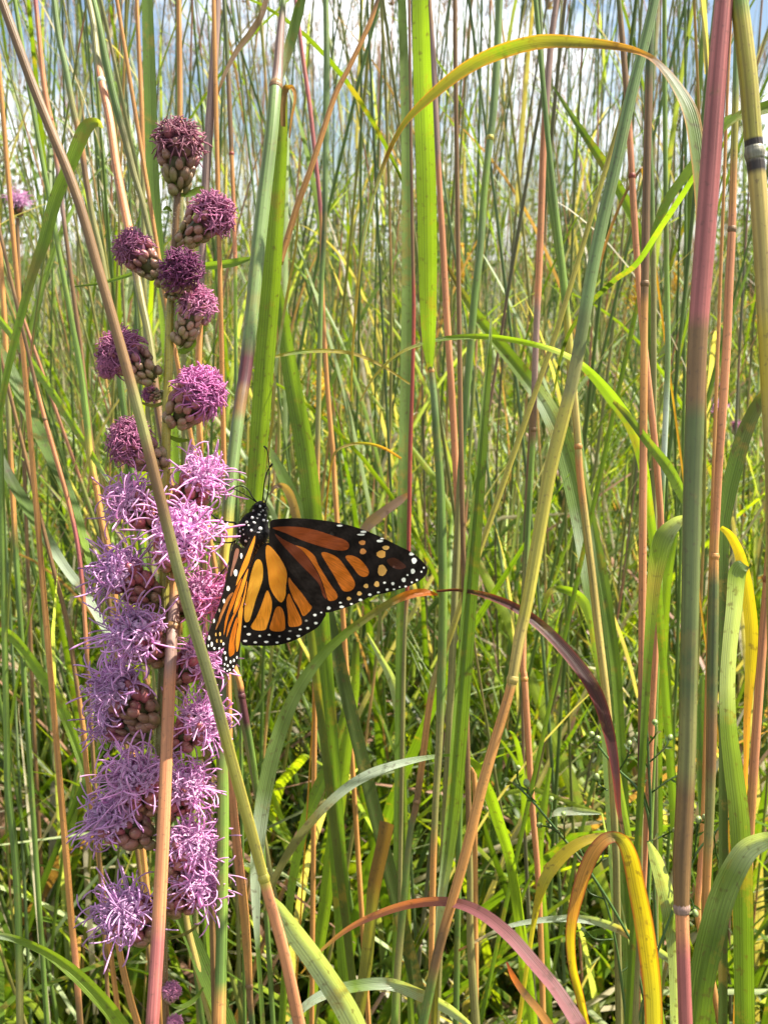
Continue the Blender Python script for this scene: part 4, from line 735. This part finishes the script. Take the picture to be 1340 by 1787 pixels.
# low leafy undergrowth
ub = MB()
def tuft_blade(rr, x, y, hmax, wmul=1.0):
    ph = rr.rand()*6.28; out = np.array([math.cos(ph), math.sin(ph), 0]); Lf = rr.uniform(.45, 1.0)*hmax; n = 7; d = nrm(np.array([0, 0, 1.0])+out*rr.uniform(.05, .55)); q = [np.array([x, y, 0.0])]; dr = rr.uniform(.0, .5)
    for j in range(n): d = nrm(d+np.array([0, 0, -dr*(j+1)/n])+out*.04); q.append(q[-1]+d*Lf/n)
    prof = np.array([.7, .9, 1, 1, .9, .7, .45, .03]); sd = np.cross(out, [0, 0, 1.0]); tw = rr.uniform(-1.5, 1.5)*np.linspace(0, 1, n+1)
    t_ = rr.rand(); c = np.array([.07, .125, .012]) if t_ < .55 else (np.array([.22, .30, .02]) if t_ < .76 else (np.array([.32, .38, .20]) if t_ < .85 else (np.array([.38, .34, .22]) if t_ < .95 else np.array([.28, .16, .11]))))
    ribbon(ub, q, rr.uniform(.0022, .0052)*prof*wmul, np.cos(tw)[:, None]*sd+np.sin(tw)[:, None]*out, c*(.45+.95*rr.rand()), 2, .35)
for i in range(14000):
    x, y = wedge(rr, .75, 3.2, .35); tuft_blade(rr, x, y, rr.uniform(.3, 1.0), 1.15)
for i in range(1300):
    x, y = wedge(rr, .6, 1.45, .12); tuft_blade(rr, x, y, rr.uniform(.6, 1.12), 1.2)
for i in range(5000):
    x, y = wedge(rr, 3.0, 8.0, .8); tuft_blade(rr, x, y, rr.uniform(.6, 1.15), 1.6)
tag(ub.build('undergrowth', M_BGLEAF), 'dense green undergrowth of grass leaves between the stalks', 'grass', kind='stuff')
# small broad-leaved herbs near the soil
hb = MB()
for i in range(5000):
    x, y = wedge(rr, .9, 3.0, .3); z = rr.uniform(.02, .30); ph = rr.rand()*6.28; o_ = nrm(np.array([math.cos(ph), math.sin(ph), rr.uniform(-.2, .6)])); sd = nrm(np.cross(o_, [0, 0, 1.0])+rr.randn(3)*.3); s_ = rr.uniform(.008, .022)
    ribbon(hb, [np.array([x, y, z])+o_*s_*k for k in (0, .35, .7, 1)], np.array([.05, .3, .26, .02])*s_, np.repeat(sd[None], 4, 0), np.array([.06, .13, .02])*(.5+1.0*rr.rand()), 2, .2)
tag(hb.build('low_herbs', M_BGLEAF), 'low leafy green herbs covering the soil', 'ground cover', kind='stuff')
# yellow goldenrod specks among the grass at the right
def goldenrod(label, x, y, d):
    base = P(x, y, d); th = thing('goldenrod', label, 'flower', (base[0], base[1], 0), 'goldenrods far off at the right'); q = np.random.RandomState(int(x))
    mb = MB(); tube(mb, [(base[0], base[1], 0), (base[0]+.01, base[1], base[2]*.5), tuple(base)], .0015, (.1, .16, .04), 5); mb.build('stem', M_BGSTEM, th)
    mb = MB(); tube(mb, [base+UP*.065, base, base-UP*.035], [.003, .008, .004], (.6, .42, .03), 6)
    for i in range(130):
        k = q.rand(); c = base+np.array([q.randn()*.02*(1.1-k), q.randn()*.02*(1.1-k), k*.09-.03]); blob(mb, c, (0, 0, 1), .0028, .002, (.75, .52, .03), 4, 5)
    mb.build('flowers', M_PETAL, th)
for lab, x, y, d in [('yellow goldenrod plume right of the rosy stalk near the edge', 1330, 540, 2.2), ('yellow goldenrod plume just left of the rosy stalk', 1112, 520, 2.4), ('small yellow goldenrod plume behind the wide glowing blade', 806, 470, 2.6), ('yellow goldenrod plume left of the brown stalk', 1180, 500, 2.7), ('low yellow goldenrod plume behind the centre of the thicket', 560, 700, 2.0)]: goldenrod(lab, x, y, d)

# ------------------------------------------------------------------ shrubs beyond the grass
def shrub(label, x, y, h, w_, seed):
    q = np.random.RandomState(seed); th = thing('shrub', label, 'shrub', (x, y, 0), 'shrubs beyond the tall grass')
    tk = MB(); tips = []
    for i in range(9):
        a = q.rand()*6.28; e = np.array([x+math.cos(a)*w_*.7*q.rand(), y+math.sin(a)*w_*.7*q.rand(), h*q.uniform(.45, .95)]); m = np.array([x, y, 0])*.5+e*.5+q.randn(3)*.08
        A = spline([np.array([x, y, 0.0]), m, e], 4); tube(tk, A, np.linspace(.035, .006, len(A)), (.11, .08, .055), 5); tips += [A[-1], A[-3], A[-5]]
    tk.build('trunk', M_BGSTEM, th); cr = MB()
    for i in range(2600):
        t = tips[q.randint(len(tips))]; p = t+q.randn(3)*np.array([.24, .24, .2])*w_; p[2] = max(p[2], .2); o_ = nrm(q.randn(3)); sd = nrm(np.cross(o_, q.randn(3))); s_ = q.uniform(.04, .08)
        ribbon(cr, [p, p+o_*s_*.5, p+o_*s_], np.array([.1, .3, .05])*s_, np.repeat(sd[None], 3, 0), np.array([.09, .16, .035])*(.6+.9*q.rand()), 1, 0)
    cr.build('crown', M_BGLEAF, th)
for i, (lab, x, y, h, w_) in enumerate([('leafy shrub at the far left behind the grass', -3.7, 10, 2.35, .9), ('low shrub behind the flower spike', -2.0, 11.5, 1.9, .8), ('broad shrub behind the wide glowing blade', .5, 11, 1.75, 1.0), ('green shrub right of centre in the distance', 1.9, 10.5, 2.0, .9), ('tall shrub at the far right behind the grass', 4.0, 11.5, 2.1, 1.0), ('far low shrub between flower spike and centre', -.7, 13, 1.8, 1.0)]): shrub(lab, x, y, h, w_, 30+i)
